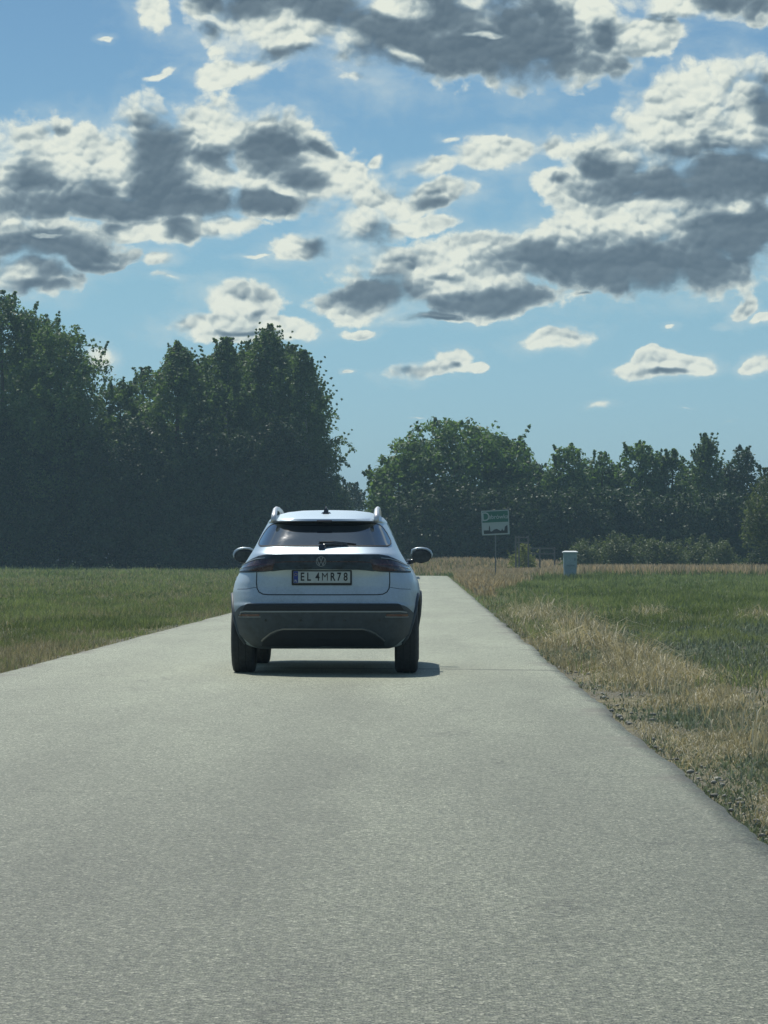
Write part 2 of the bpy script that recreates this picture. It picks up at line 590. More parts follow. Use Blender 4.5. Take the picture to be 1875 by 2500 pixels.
# road: pale weathered asphalt slab with a transverse joint
rm, g, b = new_mat("weathered_asphalt")
geo = g.n.new('ShaderNodeNewGeometry')
pos = geo.outputs['Position']
rx_, ry_, rz_ = g.sep(pos)
vo = g.n.new('ShaderNodeTexVoronoi')
vo.inputs['Scale'].default_value = 125.0
g.put(vo.inputs['Vector'], pos)
chip = g.sep(vo.outputs['Color'])[0]
fine = g.noise(pos, 60.0, 4, 0.75)
mid = g.noise(pos, 7.0, 4, 0.6)
big = g.noise(g.vec('MULTIPLY', pos, (1.0, 0.16, 1.0)), 0.9, 4, 0.55)
stone = g.ramp(chip, [(0.0, (0.070, 0.085, 0.055)), (0.45, (0.215, 0.240, 0.168)), (0.85, (0.315, 0.335, 0.245)), (1.0, (0.62, 0.63, 0.48))])
stone = g.vec('SCALE', stone, g.maprange(fine, 0.28, 0.72, 0.50, 1.50))
stone = g.vec('SCALE', stone, g.maprange(mid, 0.3, 0.7, 0.92, 1.08))
stone = g.vec('SCALE', stone, g.maprange(big, 0.3, 0.7, 0.84, 1.12))
# the two wheel tracks are polished a touch paler
trk = g.math('ABSOLUTE', g.math('SUBTRACT', g.math('ABSOLUTE', g.math('ADD', rx_, 1.39)), 1.05))
stone = g.vec('SCALE', stone, g.maprange(trk, 0.05, 0.6, 1.06, 0.97, True))
# faint oily band along the middle of the used lane
ob = g.math('ABSOLUTE', g.math('ADD', g.math('ADD', rx_, 0.62), g.math('MULTIPLY', g.math('SUBTRACT', big, 0.5), 0.8)))
stone = g.vec('SCALE', stone, g.maprange(ob, 0.05, 0.42, 0.90, 1.0, True))
# painted light: distant sun sheen put into the colour, dimming gradually towards the camera
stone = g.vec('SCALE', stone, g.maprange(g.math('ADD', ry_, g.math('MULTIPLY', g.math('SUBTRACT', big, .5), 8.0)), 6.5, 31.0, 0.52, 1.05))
# soil and dust washed on to the edges
ed_ = g.math('ABSOLUTE', g.math('ADD', rx_, 1.39))
dirt = g.maprange(g.math('ADD', ed_, g.math('MULTIPLY', g.math('SUBTRACT', g.noise(pos, 1.3, 5, 0.65), 0.5), 1.6)), 2.45, 2.80, 0.0, 0.75, True)
stone = g.mix(g.math('MULTIPLY', dirt, g.maprange(ry_, 200, 210, 1, 0)), stone, g.vec('SCALE', (0.135, 0.125, 0.095), g.maprange(fine, 0.25, 0.75, 0.5, 1.5)))
# joint across the road beside the car
jy = g.math('ADD', ry_, g.math('MULTIPLY', g.math('SUBTRACT', g.noise(pos, 2.5, 3, 0.6), 0.5), 0.30))
jt = g.maprange(g.math('ABSOLUTE', g.math('SUBTRACT', jy, 29.5)), 0.03, 0.20, 0.45, 1.0)
jt = g.math('MAXIMUM', jt, g.maprange(rx_, -1.9, -1.2, 1.0, 0.0))
stone = g.vec('SCALE', stone, jt)
# hairline cracks
vc = g.n.new('ShaderNodeTexVoronoi')
vc.feature = 'DISTANCE_TO_EDGE'
vc.inputs['Scale'].default_value = 0.33
g.put(vc.inputs['Vector'], g.vec('ADD', pos, g.vec('SCALE', g.noise(pos, 1.6, 4, 0.6, out=1), 1.1)))
ck = g.maprange(vc.outputs['Distance'], 0.0, 0.008, 0.6, 1.0)
ck = g.math('MAXIMUM', ck, g.maprange(g.noise(pos, 0.5, 2, 0.5), 0.55, 0.50, 0.7, 1.0))
stone = g.vec('SCALE', stone, ck)
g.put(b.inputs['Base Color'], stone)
g.put(b.inputs['Roughness'], g.maprange(fine, 0.3, 0.7, 0.48, 0.68))
b.inputs['Specular IOR Level'].default_value = 0.35
bn = g.n.new('ShaderNodeBump')
bn.inputs['Strength'].default_value = 0.55
bn.inputs['Distance'].default_value = 0.006
g.put(bn.inputs['Height'], g.math('ADD', vo.outputs['Distance'], fine))
g.l.new(bn.outputs[0], b.inputs['Normal'])

yr_ = np.concatenate([np.arange(-300, -30, 10.0), np.arange(-25, 0, 2.0), np.arange(0, 70, 0.12), np.arange(70, 200, 0.6), np.arange(200, 268, 0.7)])
L_e = road_x(yr_) - ROAD_W / 2 + edge_wob(yr_, 1)
R_e = road_x(yr_) + ROAD_W / 2 + edge_wob(yr_, 2)
rows = []
for t, dz in ((0, -0.10), (0, -0.012), (0.02, 0.0), (0.25, 0.014), (0.5, 0.022), (0.75, 0.014), (0.98, 0.0), (1, -0.012), (1, -0.10)):
    xx = L_e + (R_e - L_e) * t
    rows.append(np.stack([xx, yr_, road_z(yr_) + dz - 0.005], 1))
Vr = np.stack(rows, 1).reshape(-1, 3)
k = len(rows)
I = (np.arange(len(yr_) - 1)[:, None] * k + np.arange(k - 1)[None]).ravel()
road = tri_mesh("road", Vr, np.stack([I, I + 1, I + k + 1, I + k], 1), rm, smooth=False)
road["kind"] = "structure"


# ------------------------------------------------------------------ grass
def blades(name, x, y, h, w, mat, tint, lean=0.5, head=False, seed=1, zoff=0.0):
    r = np.random.default_rng(seed)
    n = len(x)
    z = ground_z(x, y) + zoff - 0.01
    a = r.random(n) * 2 * np.pi
    face = np.stack([np.cos(a), np.sin(a), np.zeros(n)], 1)
    la = r.random(n) * 2 * np.pi
    lv = np.stack([np.cos(la), np.sin(la), np.zeros(n)], 1) * (lean * r.random(n) ** 0.7)[:, None]
    base = np.stack([x, y, z], 1)
    up = np.array([0, 0, 1.0])
    hh = h[:, None]
    ww = w[:, None] * 0.5
    m = base + hh * 0.5 * up + lv * hh * 0.25
    tip = base + hh * (up * (1 - 0.35 * np.linalg.norm(lv, axis=1)[:, None] ** 2) + lv * 0.9)
    if head:   # stalk with a seed head near the top
        m = base + hh * 0.72 * up + lv * hh * 0.5
        P_ = np.stack([base - face * ww * .25, base + face * ww * .25, m + face * ww, m - face * ww, tip], 1)
    else:
        P_ = np.stack([base - face * ww, base + face * ww, m + face * ww * 0.8, m - face * ww * 0.8, tip], 1)
    V = P_.reshape(-1, 3)
    o = np.arange(n)[:, None] * 5
    T = np.concatenate([o + [[0, 1, 2]], o + [[0, 2, 3]], o + [[3, 2, 4]]], 1).reshape(-1, 3)
    ob = tri_mesh(name, V, T, mat, tint=np.repeat(tint, 3))
    ob["kind"] = "stuff"
    return ob


def wedge(n, y0, y1, side, seed, dmin=0.0, dmax=None, pad=1.5, power=1.0):
    """random points on one side of the road inside (and a little beyond) the view"""
    r = np.random.default_rng(seed)
    y = (y0 ** -power + r.random(n) * (y1 ** -power - y0 ** -power)) ** (-1 / power)
    if side > 0:
        lo = road_x(y) + ROAD_W / 2 + dmin
        hi = np.maximum(0.118 * y + pad, lo + 0.6)
    else:
        hi = road_x(y) - ROAD_W / 2 - dmin
        lo = np.minimum(-0.150 * y - pad, hi - 0.6)
    if dmax is not None:
        if side > 0:
            hi = np.minimum(hi, lo + dmax)
        else:
            lo = np.maximum(lo, hi - dmax)
    return lo + (hi - lo) * r.random(n), y


def keep(x, y, p, seed):
    m = np.random.default_rng(seed).random(len(x)) < p
    return x[m], y[m]


GREEN = leaf_mat("green_grass", (0.085, 0.115, 0.052), (0.27, 0.30, 0.155), 0.35, tcol=(1.1, 1.2, 0.7))
DRY = leaf_mat("dry_grass", (0.17, 0.165, 0.100), (0.55, 0.52, 0.37), 0.30, tcol=(1.1, 1.0, 0.7))
RUST = leaf_mat("rusty_seed_grass", (0.24, 0.20, 0.125), (0.62, 0.53, 0.38), 0.30, tcol=(1.1, 0.95, 0.7))
WEED = leaf_mat("grey_green_weeds", (0.085, 0.110, 0.070), (0.26, 0.31, 0.23), 0.25, tcol=(1.1, 1.15, 0.8))

# --- right verge, near: dry, tangled, with weeds
def rd(x, y):
    return np.abs(x - road_x(y)) - ROAD_W / 2


x, y = wedge(600000, 8.5, 62, +1, 11, dmin=-0.06, dmax=7.0, pad=3.2, power=1.0)
d = rd(x, y)
pt = fnoise(x * 1.1, y * 0.5, 4)
bare_ = smooth01((d - 0.55 - 1.3 * fnoise(x * .8, y * .25 + 7)) / 0.6) * smooth01((y - 24 - 6 * vnoise(x, y * .3)) / 4) * smooth01((56 - y) / 8)
p = smooth01((d + 0.05) / 0.5) * np.clip(0.25 + 2.4 * (pt - 0.33), 0.08, 1) * (1 - 0.96 * bare_)
m = rng.random(len(x)) < p
x, y, d, pt = x[m], y[m], d[m], pt[m]
sz_ = np.clip(y / 26, 0.75, 1.7)
h = (0.04 + 0.085 * rng.random(len(x)) ** 1.6) * (0.45 + 0.55 * smooth01(d / 0.7)) * (0.5 + pt) * sz_ * (0.55 + 2.0 * smooth01((fnoise(x * 2.2 + 9, y * 0.9 + 2, 3) - .40) / .28) * (0.5 + 0.5 * rng.random(len(x)))) * (1 + 0.7 * np.exp(-((d - 1.1) / 0.8) ** 2) * smooth01((y - 20) / 20))
h *= 1 - 0.68 * smooth01((d - 0.9) / 0.6) * smooth01((y - 21) / 4) * smooth01((60 - y) / 6)
t = np.clip(rng.random(len(x)) * 0.75 + (pt - 0.5) * 0.8 + 0.1, 0, 1)
blades("dry_verge_grass", x, y, h, (0.004 + 0.005 * rng.random(len(x))) * sz_, DRY, t, 1.7, seed=12)

x, y = wedge(210000, 8.5, 75, +1, 13, dmin=-0.08, dmax=9.0, pad=3.2, power=1.0)
d = rd(x, y)
pt = fnoise(x * 0.9 + 40, y * 0.45 + 9, 4)
p = np.clip((pt - 0.42) * 6 + 0.75 * smooth01((y - 28) / 5) * smooth01((d - 1) / 1.2) * (y < 60), 0.08, 1)
m = rng.random(len(x)) < p
x, y, d, pt = x[m], y[m], d[m], pt[m]
h = (0.025 + 0.075 * rng.random(len(x))) * (0.45 + 0.55 * smooth01(d / 0.5)) * np.clip(y / 26, .75, 1.6)
keepm = (y > 18) | (rng.random(len(x)) < .7)
x, y, h = x[keepm], y[keepm], h[keepm]
blades("verge_weeds", x, y, h, (0.007 + 0.011 * rng.random(len(x))) * np.clip(y / 26, .7, 1.7), WEED, rng.random(len(x)), 1.0, seed=14)

# tall pale stalks with seed heads along the verge
x, y = wedge(4200, 14, 120, +1, 15, dmin=0.5, dmax=3.2, power=0.6)
pt = fnoise(x * 0.5 + 4, y * 0.12 + 19, 3)
x, y = keep(x, y, np.clip((pt - 0.42) * 5, 0.02, 1), 16)
m = (y > 62) | (rd(x, y) < 1.2)
x, y = x[m], y[m]
blades("tall_seed_stalks", x, y, 0.09 + 0.15 * rng.random(len(x)), 0.005 + 0.007 * rng.random(len(x)), DRY, 0.3 + 0.7 * rng.random(len(x)), 0.7, head=True, seed=17)

# --- right field: green, thicker with distance
x, y = wedge(330000, 26, 195, +1, 18, dmin=0.1, pad=4, power=0.75)
d = rd(x, y)
px_l = 928 + x / y * FPX
gap = smooth01((y - 24 - 34 * fnoise(x * .35, y * .12, 4)) / 14)      # bare grey ground nearer than ~45 m
pt = fnoise(x * 0.6 + 7, y * 0.25 + 3, 4)
p = np.clip(0.10 + gap, 0, 1) * np.clip(0.45 + 1.6 * (pt - 0.35), 0.1, 1) * (0.25 + 0.75 * smooth01((d - 0.6) / 3.5))
m = rng.random(len(x)) < p
x, y, d, pt = x[m], y[m], d[m], pt[m]
s = np.clip(y / 60, 0.7, 3.2)
tuft = 0.45 + 1.5 * smooth01((fnoise(x * 1.6 + 5, y * 0.7, 3) - .38) / .3)
blades("green_field_grass_on_the_right", x, y, tuft * (0.06 + 0.07 * rng.random(len(x))) * (0.8 + 0.3 * s), 0.012 * s * (0.6 + rng.random(len(x))), GREEN,
       np.clip(0.15 + 0.5 * rng.random(len(x)) + 1.6 * (pt - .5), 0, 1), 0.9, seed=19)

# bleached grass mixed through it
x, y = wedge(90000, 30, 200, +1, 20, dmin=0.0, pad=4, power=0.6)
d = rd(x, y)
pt = fnoise(x * 0.35 + 17, y * 0.10 + 33, 4)
m = rng.random(len(x)) < np.clip(0.06 + (pt - 0.5) * 1.6, 0.03, 1) * 0.4 * smooth01((y - 60) / 60) + 0.75 * np.exp(-d / (0.8 + y * 0.012))
m &= ~((y < 56) & (d > 1.1) & (rng.random(len(x)) < .9))
x, y, d = x[m], y[m], d[m]
s = np.clip(y / 60, 0.7, 3.2)
blades("bleached_field_grass", x, y, (0.06 + 0.08 * rng.random(len(x))) * (0.8 + 0.3 * s), 0.009 * s * (0.6 + rng.random(len(x))), DRY, 0.75 * rng.random(len(x)), 0.9, seed=21)

# rusty tall grass band at the far side of the field and on the bank ahead
r = np.random.default_rng(22)
n = 70000
y = 176 + 70 * r.random(n)
x = -2 + r.random(n) * (0.125 * y + 8)
d = x - road_x(y) - ROAD_W / 2
m = (d > 0.4) & ((y > 192 + 5 * (fnoise(x * .3, y * .1) - .5)) | (d < 3 + 6 * r.random(n) * smooth01((y - 150) / 40)))
x, y = x[m], y[m]
h = 0.35 + 0.5 * r.random(len(x))
h = h * np.where(x < 8, 0.8, 1.0)
blades("rusty_seed_grass", x, y, h, 0.035 + 0.05 * r.random(len(x)), RUST, np.clip(r.random(len(x)) * .8 + .15, 0, 1), 0.45, head=True, seed=23)
x, y = x[::2] - 0.3, y[::2] - 0.8
blades("green_undergrowth", x, y, 0.3 + 0.25 * r.random(len(x)), 0.06 + 0.05 * r.random(len(x)), GREEN, r.random(len(x)) * .7, 0.6, seed=24)

# taller seeded straw leaning over the road's far right edge
r = np.random.default_rng(44)
n = 15000
y = 92 + 122 * r.random(n) ** 0.8
x = road_x(y) + ROAD_W / 2 + 0.15 + (0.6 + 4.2 * smooth01((y - 95) / 90)) * r.random(n) ** 1.2
hh_ = (0.22 + 0.42 * r.random(n)) * (0.55 + 0.45 * smooth01((y - 90) / 70)) * (0.5 + 1.0 * fnoise(x * .7, y * .12, 3))
blades("tall_roadside_straw", x, y, hh_, 0.018 + 0.035 * r.random(n), RUST, r.random(n) * .85, 0.6, head=True, seed=45)
# long grass round the foot of the cabinet
n = 1400
x = at(1231, 161.0) + 1.5 * r.normal(size=n)
y = 160.4 + 1.1 * r.normal(size=n)
blades("long_grass_by_the_cabinet", x, y, 0.2 + 0.35 * r.random(n), 0.03 + 0.03 * r.random(n), GREEN, r.random(n) * .8, 0.6, seed=46)

# --- left field
x, y = wedge(330000, 20, 262, -1, 25, dmin=-0.05, pad=3, power=0.75)
d = rd(x, y)
pt = fnoise(x * 0.5 + 70, y * 0.2 + 21, 4)
p = smooth01((d + 0.05) / 0.5) * np.clip(0.55 + 1.8 * (pt - 0.35), 0.1, 1) * np.clip(smooth01((y - 26) / 22) + 0.35, 0, 1)
m = (rng.random(len(x)) < p)
x, y, d, pt = x[m], y[m], d[m], pt[m]
s = np.clip(y / 60, 0.6, 3.6)
tuft = 0.45 + 1.3 * smooth01((fnoise(x * 1.4 + 5, y * 0.6, 3) - .38) / .3)
blades("green_field_grass_on_the_left", x, y, tuft * (0.06 + 0.08 * rng.random(len(x))) * (0.7 + 0.3 * s) * (0.5 + 0.5 * smooth01(d / 1.0)), 0.013 * s * (0.6 + rng.random(len(x))), GREEN,
       np.clip(0.2 + 0.6 * rng.random(len(x)) + 1.6 * (pt - .5), 0, 1), 0.9, seed=26)
x, y = wedge(110000, 22, 262, -1, 27, dmin=0.0, pad=3, power=0.6)
x, y = keep(x, y, np.clip((fnoise(x * .35 + 3, y * .06 + 8, 4) - .38) * 5, .12, 1), 28)
s = np.clip(y / 60, 0.6, 3.6)
blades("straw_in_the_left_field", x, y, (0.08 + 0.10 * rng.random(len(x))) * (0.7 + 0.3 * s), 0.009 * s * (0.6 + rng.random(len(x))), DRY, .7 * rng.random(len(x)), 0.9, seed=29)
# brown grass in front of the trees
r = np.random.default_rng(30)
n = 26000
x = -52 + 46 * r.random(n)
y = 246 + 12 * r.random(n)
m = rd(x, y) > 1.5
x, y = x[m], y[m]
blades("brown_grass_by_the_trees", x, y, 0.2 + 0.28 * r.random(len(x)), 0.04 + 0.05 * r.random(len(x)), DRY, .55 * r.random(len(x)), 0.6, seed=31)

# small stones and clods along the crumbling edges
r = np.random.default_rng(33)
n = 2600
y = 8.5 + 60 * r.random(n) ** 1.6
side = r.random(n) < 0.62
x = np.where(side, road_x(y) + ROAD_W / 2 + 0.02 + 1.6 * r.random(n) ** 1.8, road_x(y) - ROAD_W / 2 - 0.02 - 1.2 * r.random(n) ** 1.6)
bare = (r.random(n) < 0.35)
x = np.where(bare, 3.2 + 5 * r.random(n), x)
y = np.where(bare, 30 + 22 * r.random(n), y)
_b = bmesh.new()
bmesh.ops.create_icosphere(_b, subdivisions=1, radius=1.0)
oct_ = np.array([v.co[:] for v in _b.verts])
of = np.array([[v.index for v in f.verts] for f in _b.faces])
_b.free()
ni = len(oct_)
sc_ = (0.005 + 0.018 * r.random(n) ** 2.6)[:, None, None] * (0.6 + 0.8 * r.random((n, 1, 3)))
jit = oct_[None] * (0.7 + 0.6 * r.random((n, ni, 1)))
V = jit * sc_ * [1, 1, .6] + np.stack([x, y, ground_z(x, y) + 0.006], 1)[:, None]
T = (of[None] + (np.arange(n) * ni)[:, None, None]).reshape(-1, 3)
stone_m = simple("grey_stone", (0.26, 0.26, 0.22), 0.9, vary=0.5, scale=3)
st = tri_mesh("gravel", V.reshape(-1, 3), T, stone_m)
st["kind"] = "stuff"

# ------------------------------------------------------------------ trees
BARK = simple("grey_brown_bark", (0.10, 0.085, 0.065), 0.9, vary=0.35, scale=6, bump=0.6)
BIRCH = simple("pale_birch_bark", (0.42, 0.41, 0.37), 0.8, vary=0.4, scale=4, bump=0.3)


def rand_dirs(r, n):
    v = r.normal(size=(n, 3))
    return v / np.linalg.norm(v, axis=1)[:, None]


def crown_mesh(r, clumps, leaf, per_m2, droop=0.0, fill=0.3):
    """leaf-sized blades over the shells of many clumps; clumps = (n, 4) centre + radius, with flattening"""
    P_, N_, T_ = [], [], []
    if len(clumps[0]) == 4 and leaf < 0.5:
        leaf, per_m2 = leaf * 0.78, per_m2 * 1.6
    for c in clumps:
        cx, cy, cz, rad = c[:4]
        n = int(per_m2 * 4 * math.pi * rad * rad)
        n = max(n, 9)
        d = rand_dirs(r, n)
        rr = rad * (0.55 + 0.55 * r.random(n) ** 0.6) * (1 + 0.20 * np.sin(5 * d[:, 0] + c[0]) * np.sin(6 * d[:, 2] + c[2]))
        p = d * rr[:, None]
        p[:, 2] *= 0.85
        if droop:
            p[:, 2] -= droop * rad * r.random(n) ** 2 * (np.hypot(p[:, 0], p[:, 1]) / rad)
        P_.append(p + [cx, cy, cz])
        N_.append(d)
        T_.append(np.full(n, r.random()) * 0.55 + r.random(n) * 0.45)
    P_ = np.concatenate(P_)
    N_ = np.concatenate(N_)
    T_ = np.concatenate(T_)
    n = len(P_)
    nrm = N_ + 1.1 * r.normal(size=(n, 3)) * 0.6
    nrm[:, 2] += 0.5
    nrm /= np.linalg.norm(nrm, axis=1)[:, None]
    t1 = np.cross(nrm, rand_dirs(r, n))
    t1 /= np.linalg.norm(t1, axis=1)[:, None] + 1e-9
    t2 = np.cross(nrm, t1)
    s = (leaf * (0.6 + 0.8 * r.random(n)))[:, None]
    a = P_ - t1 * s * 0.5
    b_ = P_ + t2 * s * 0.36
    c_ = P_ + t1 * s * 0.6
    d_ = P_ - t2 * s * 0.30
    V = np.stack([a, b_, c_, d_], 1).reshape(-1, 3)
    F_ = np.arange(n * 4).reshape(-1, 4)
    return V, F_, T_


LEAVES = {
    'broad': leaf_mat("broad_leaves", (0.034, 0.068, 0.026), (0.150, 0.225, 0.085), 0.40),
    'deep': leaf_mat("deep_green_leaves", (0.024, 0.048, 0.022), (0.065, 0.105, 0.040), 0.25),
    'birch': leaf_mat("birch_leaves", (0.040, 0.078, 0.030), (0.165, 0.240, 0.095), 0.42),
    'walnut': leaf_mat("fresh_leaves", (0.036, 0.074, 0.028), (0.165, 0.255, 0.095), 0.42),
    'shrub': leaf_mat("shrub_leaves", (0.055, 0.080, 0.035), (0.150, 0.185, 0.075), 0.3),
    'yellow': leaf_mat("yellow_green_leaves", (0.10, 0.12, 0.035), (0.26, 0.28, 0.09), 0.35),
}


def tree(name, label, cat, X, D, top, half, kind, leaf, shape, seed, base_clear=0.04, dens=7.0, group=None, clump=None, trunk=BARK, thick=1.0, depth=None, extra=()):
    """X bearing, D distance, top = photo row of the tip, half = half-width in metres"""
    r = np.random.default_rng(seed)
    bx = at(X, D)
    bz = float(ground_z(bx, D)) - 0.05
    H = zt(top, D) - bz
    root = thing(name, label, cat, (bx, D, bz), 0, group)
    depth = depth or half
    # crown clumps, in the tree's own frame
    cl = []
    cr = clump or max(0.8, half * 0.26)
    n = int(30 * thick * (half / cr) ** 2 * H / (2 * half) * 0.22) + 14
    for i in range(n * 3):
        if len(cl) >= n:
            break
        t = r.random() ** 0.85
        if shape == 'round':
            w = math.sqrt(max(0.0, 1 - ((t - 0.45) / 0.56) ** 2)) * 0.98
        elif shape == 'column':
            w = 1.0 if t < 0.5 else 1.0 - 0.90 * ((t - 0.5) / 0.5) ** 1.35
        elif shape == 'cone':
            w = min(1.0, 1.35 * (1 - t) ** 0.6) + 0.04
        elif shape == 'dome':
            w = math.sqrt(max(0.0, 1 - t ** 2.2))
        else:
            w = 1 - 0.5 * t
        a = r.random() * 2 * math.pi
        if cat == 'tree':      # lobes and bays, so that no two crowns share an outline
            w *= 0.80 + 0.42 * float(vnoise(3 * t + seed * 1.7, 1.6 * (a if a < math.pi else 2 * math.pi - a) + seed))
        q = w * math.sqrt(0.25 + 0.75 * r.random())
        rad = cr * (0.55 + 0.7 * r.random()) * (0.55 + 0.45 * (1 - t) ** 0.5 if shape in ('cone', 'column') else 1 - 0.45 * t ** 3)
        hx = half * q * math.cos(a) * (1 - 0.5 * rad / half)
        hy = depth * q * math.sin(a)
        z0 = base_clear * H
        z = z0 + rad * 0.5 + t * (H - z0 - rad * 1.35)
        cl.append((hx, hy, z, rad))
    # uneven silhouette: twiggy sprays breaking out of the outline
    for i in range(int(n * 0.9)):
        a = r.random() * 2 * math.pi
        t = 0.25 + 0.75 * r.random()
        if shape == 'round':
            w = math.sqrt(max(0.0, 1 - ((t - 0.45) / 0.56) ** 2))
        elif shape in ('cone',):
            w = (1 - t) ** 0.75
        elif shape == 'column':
            w = 1.0 if t < 0.7 else (1 - t) / 0.3
        else:
            w = math.sqrt(max(0.0, 1 - t ** 2.2))
        rad = cr * (0.14 + 0.30 * r.random())
        cl.append((half * w * math.cos(a) * 1.05, depth * w * math.sin(a) * 1.05, base_clear * H + t * (H * (1 - base_clear) - rad * .8) + 0.3 * cr * r.random() * (1 if shape != 'cone' else 0.2), rad))
    if shape in ('cone', 'column'):
        for k in range(7):
            t = 1 - 0.035 * k
            cl.append(((r.random() - .5) * 0.12 * half * k * .3, (r.random() - .5) * .1 * half, t * H - cr * 0.15, cr * (0.12 + 0.07 * k)))
    # feathery twigs that stand clear of the outline
    top_ = [c for c in cl if c[2] > (0.45 if cat == 'tree' else 0.5) * H]
    for i in range(16 if kind in ('walnut', 'deep') else 110 if kind == 'birch' else 46 if cat == 'tree' else 12):
        c = top_[int(r.random() * len(top_))]
        ln = (0.5 + 1.1 * r.random()) * (0.16 * half + 0.25) * (1.5 if kind == 'birch' else 1.0)
        ox, oy = c[0] / (half + .1), c[1] / (depth + .1)
        dx_, dy_, dz_ = ox * .7 + .35 * (r.random() - .5), oy * .7 + .35 * (r.random() - .5), 0.55 + 0.6 * r.random()
        for q in range(5):
            t = c[3] * 0.75 + ln * q / 4
            cl.append((c[0] + dx_ * t, c[1] + dy_ * t, min(H + 0.1, c[2] + dz_ * t), (0.30 - 0.052 * q) * (0.5 + 0.16 * half) * (.42 if kind == 'birch' else .62)))
    for bx_, bz_, lx_ in extra:      # long hanging branches
        for q in range(15):
            t = q / 14
            cl.append((bx_ + lx_ * t, -.5, bz_ + 0.55 * lx_ * (t * 1.5 - 2.0 * t * t), 0.42 - 0.30 * t))
    V, F_, T_ = crown_mesh(r, cl, leaf, dens, droop=1.2 if kind == 'birch' else 0.25)
    V[:, 2] = np.maximum(V[:, 2], 0.02)
    tri_mesh("crown", V, F_, LEAVES[kind], tint=T_, parent=root)
    bm = bmesh.new()
    tr = 0.018 * H + 0.06
    if cat == 'tree':
        pts = [(0, 0, -0.3)]
        for k in range(1, 8):
            t = k / 7
            pts.append((0.04 * half * math.sin(3 * t + seed), 0.03 * half * math.cos(2 * t + seed), t * H * 0.9))
        tube(bm, pts, [tr * 1.35] + [tr * (1 - 0.85 * k / 7) for k in range(1, 8)], 9)
    limb = sorted(cl, key=lambda c: -c[3])[:26 if cat == 'tree' else 14]
    for c in limb:
        zb = max(0.08 * H if cat == 'tree' else 0.0, c[2] * 0.55)
        mid = (c[0] * 0.45, c[1] * 0.45, (zb + c[2]) / 2 + 0.02 * H)
        s0 = tr * 0.35 * (1 - 0.6 * zb / H) if cat == 'tree' else 0.03
        tube(bm, [(0, 0, zb), mid, c[:3], (c[0] * 1.12, c[1] * 1.12, c[2] + c[3] * .6)], [s0, s0 * .7, s0 * .4, s0 * .15], 5)
    bm_obj("trunk" if cat == 'tree' else "stems", bm, trunk, root, smooth=True)
    return root


LG = "trees behind the field on the left"
tree("broadleaf_tree", "tallest leafy tree at the left edge of the photo, behind the green field", "tree", 0, 246, 632, 5.6, 'broad', .34, 'dome', 101, group=LG, dens=6, thick=1.2)
tree("broadleaf_tree", "broad round tree beside the tallest one, sloping down to the dip", "tree", 135, 244, 705, 4.8, 'broad', .33, 'round', 102, group=LG, dens=6, thick=1.2)
tree("broadleaf_tree", "low leafy tree filling the dip between the leftmost trees and the middle trees", "tree", 262, 248, 818, 3.6, 'broad', .32, 'dome', 103, group=LG, dens=6)
tree("broadleaf_tree", "tree with a ragged pointed top in the middle of the left wood", "tree", 385, 246, 742, 4.1, 'broad', .30, 'column', 104, group=LG, dens=7, thick=1.6)
tree("birch_tree", "small spiky-topped birch between the ragged tree and the tallest birch", "tree", 487, 248, 733, 3.9, 'birch', .28, 'column', 105, group=LG, dens=7, trunk=BIRCH, thick=1.3)
tree("birch_tree", "tall birch with the highest pointed top of the left wood, above the white car", "tree", 580, 249, 704, 4.3, 'birch', .28, 'column', 106, group=LG, dens=7, trunk=BIRCH, thick=1.5)
tree("birch_tree", "birch at the right-hand end of the left wood with feathery drooping twigs", "tree", 658, 247, 760, 2.6, 'birch', .27, 'column', 107, group=LG, dens=7, trunk=BIRCH, thick=1.5, extra=((1.9, 10.4, 2.2), (2.1, 9.0, 1.5), (2.1, 7.5, 1.3)))
tree("broadleaf_tree", "half-height tree leaning out at the foot of the last birch, beside the gap", "tree", 690, 250, 950, 2.1, 'deep', .28, 'dome', 108, group=LG, dens=7)
tree("broadleaf_tree", "leafy tree set back between the low tree and the ragged pointed tree", "tree", 320, 256, 796, 3.6, 'broad', .30, 'dome', 111, group=LG, dens=6)
tree("broadleaf_tree", "leafy tree set back between the ragged tree and the spiky-topped birch", "tree", 438, 256, 772, 3.4, 'broad', .30, 'dome', 112, group=LG, dens=6)
tree("broadleaf_tree", "bushy tree set back between the spiky-topped birch and the birch next to the tallest", "tree", 508, 259, 768, 3.6, 'broad', .30, 'dome', 116, group=LG, dens=6)
tree("birch_tree", "birch set back just left of the tallest birch", "tree", 535, 257, 740, 3.2, 'birch', .28, 'column', 113, group=LG, dens=7, trunk=BIRCH)
tree("birch_tree", "birch set back just right of the tallest birch", "tree", 625, 257, 748, 3.2, 'birch', .28, 'column', 114, group=LG, dens=7, trunk=BIRCH)
tree("broadleaf_tree", "broad tree set back between the two tall trees at the left edge", "tree", 72, 258, 672, 5.0, 'broad', .33, 'dome', 115, group=LG, dens=6)
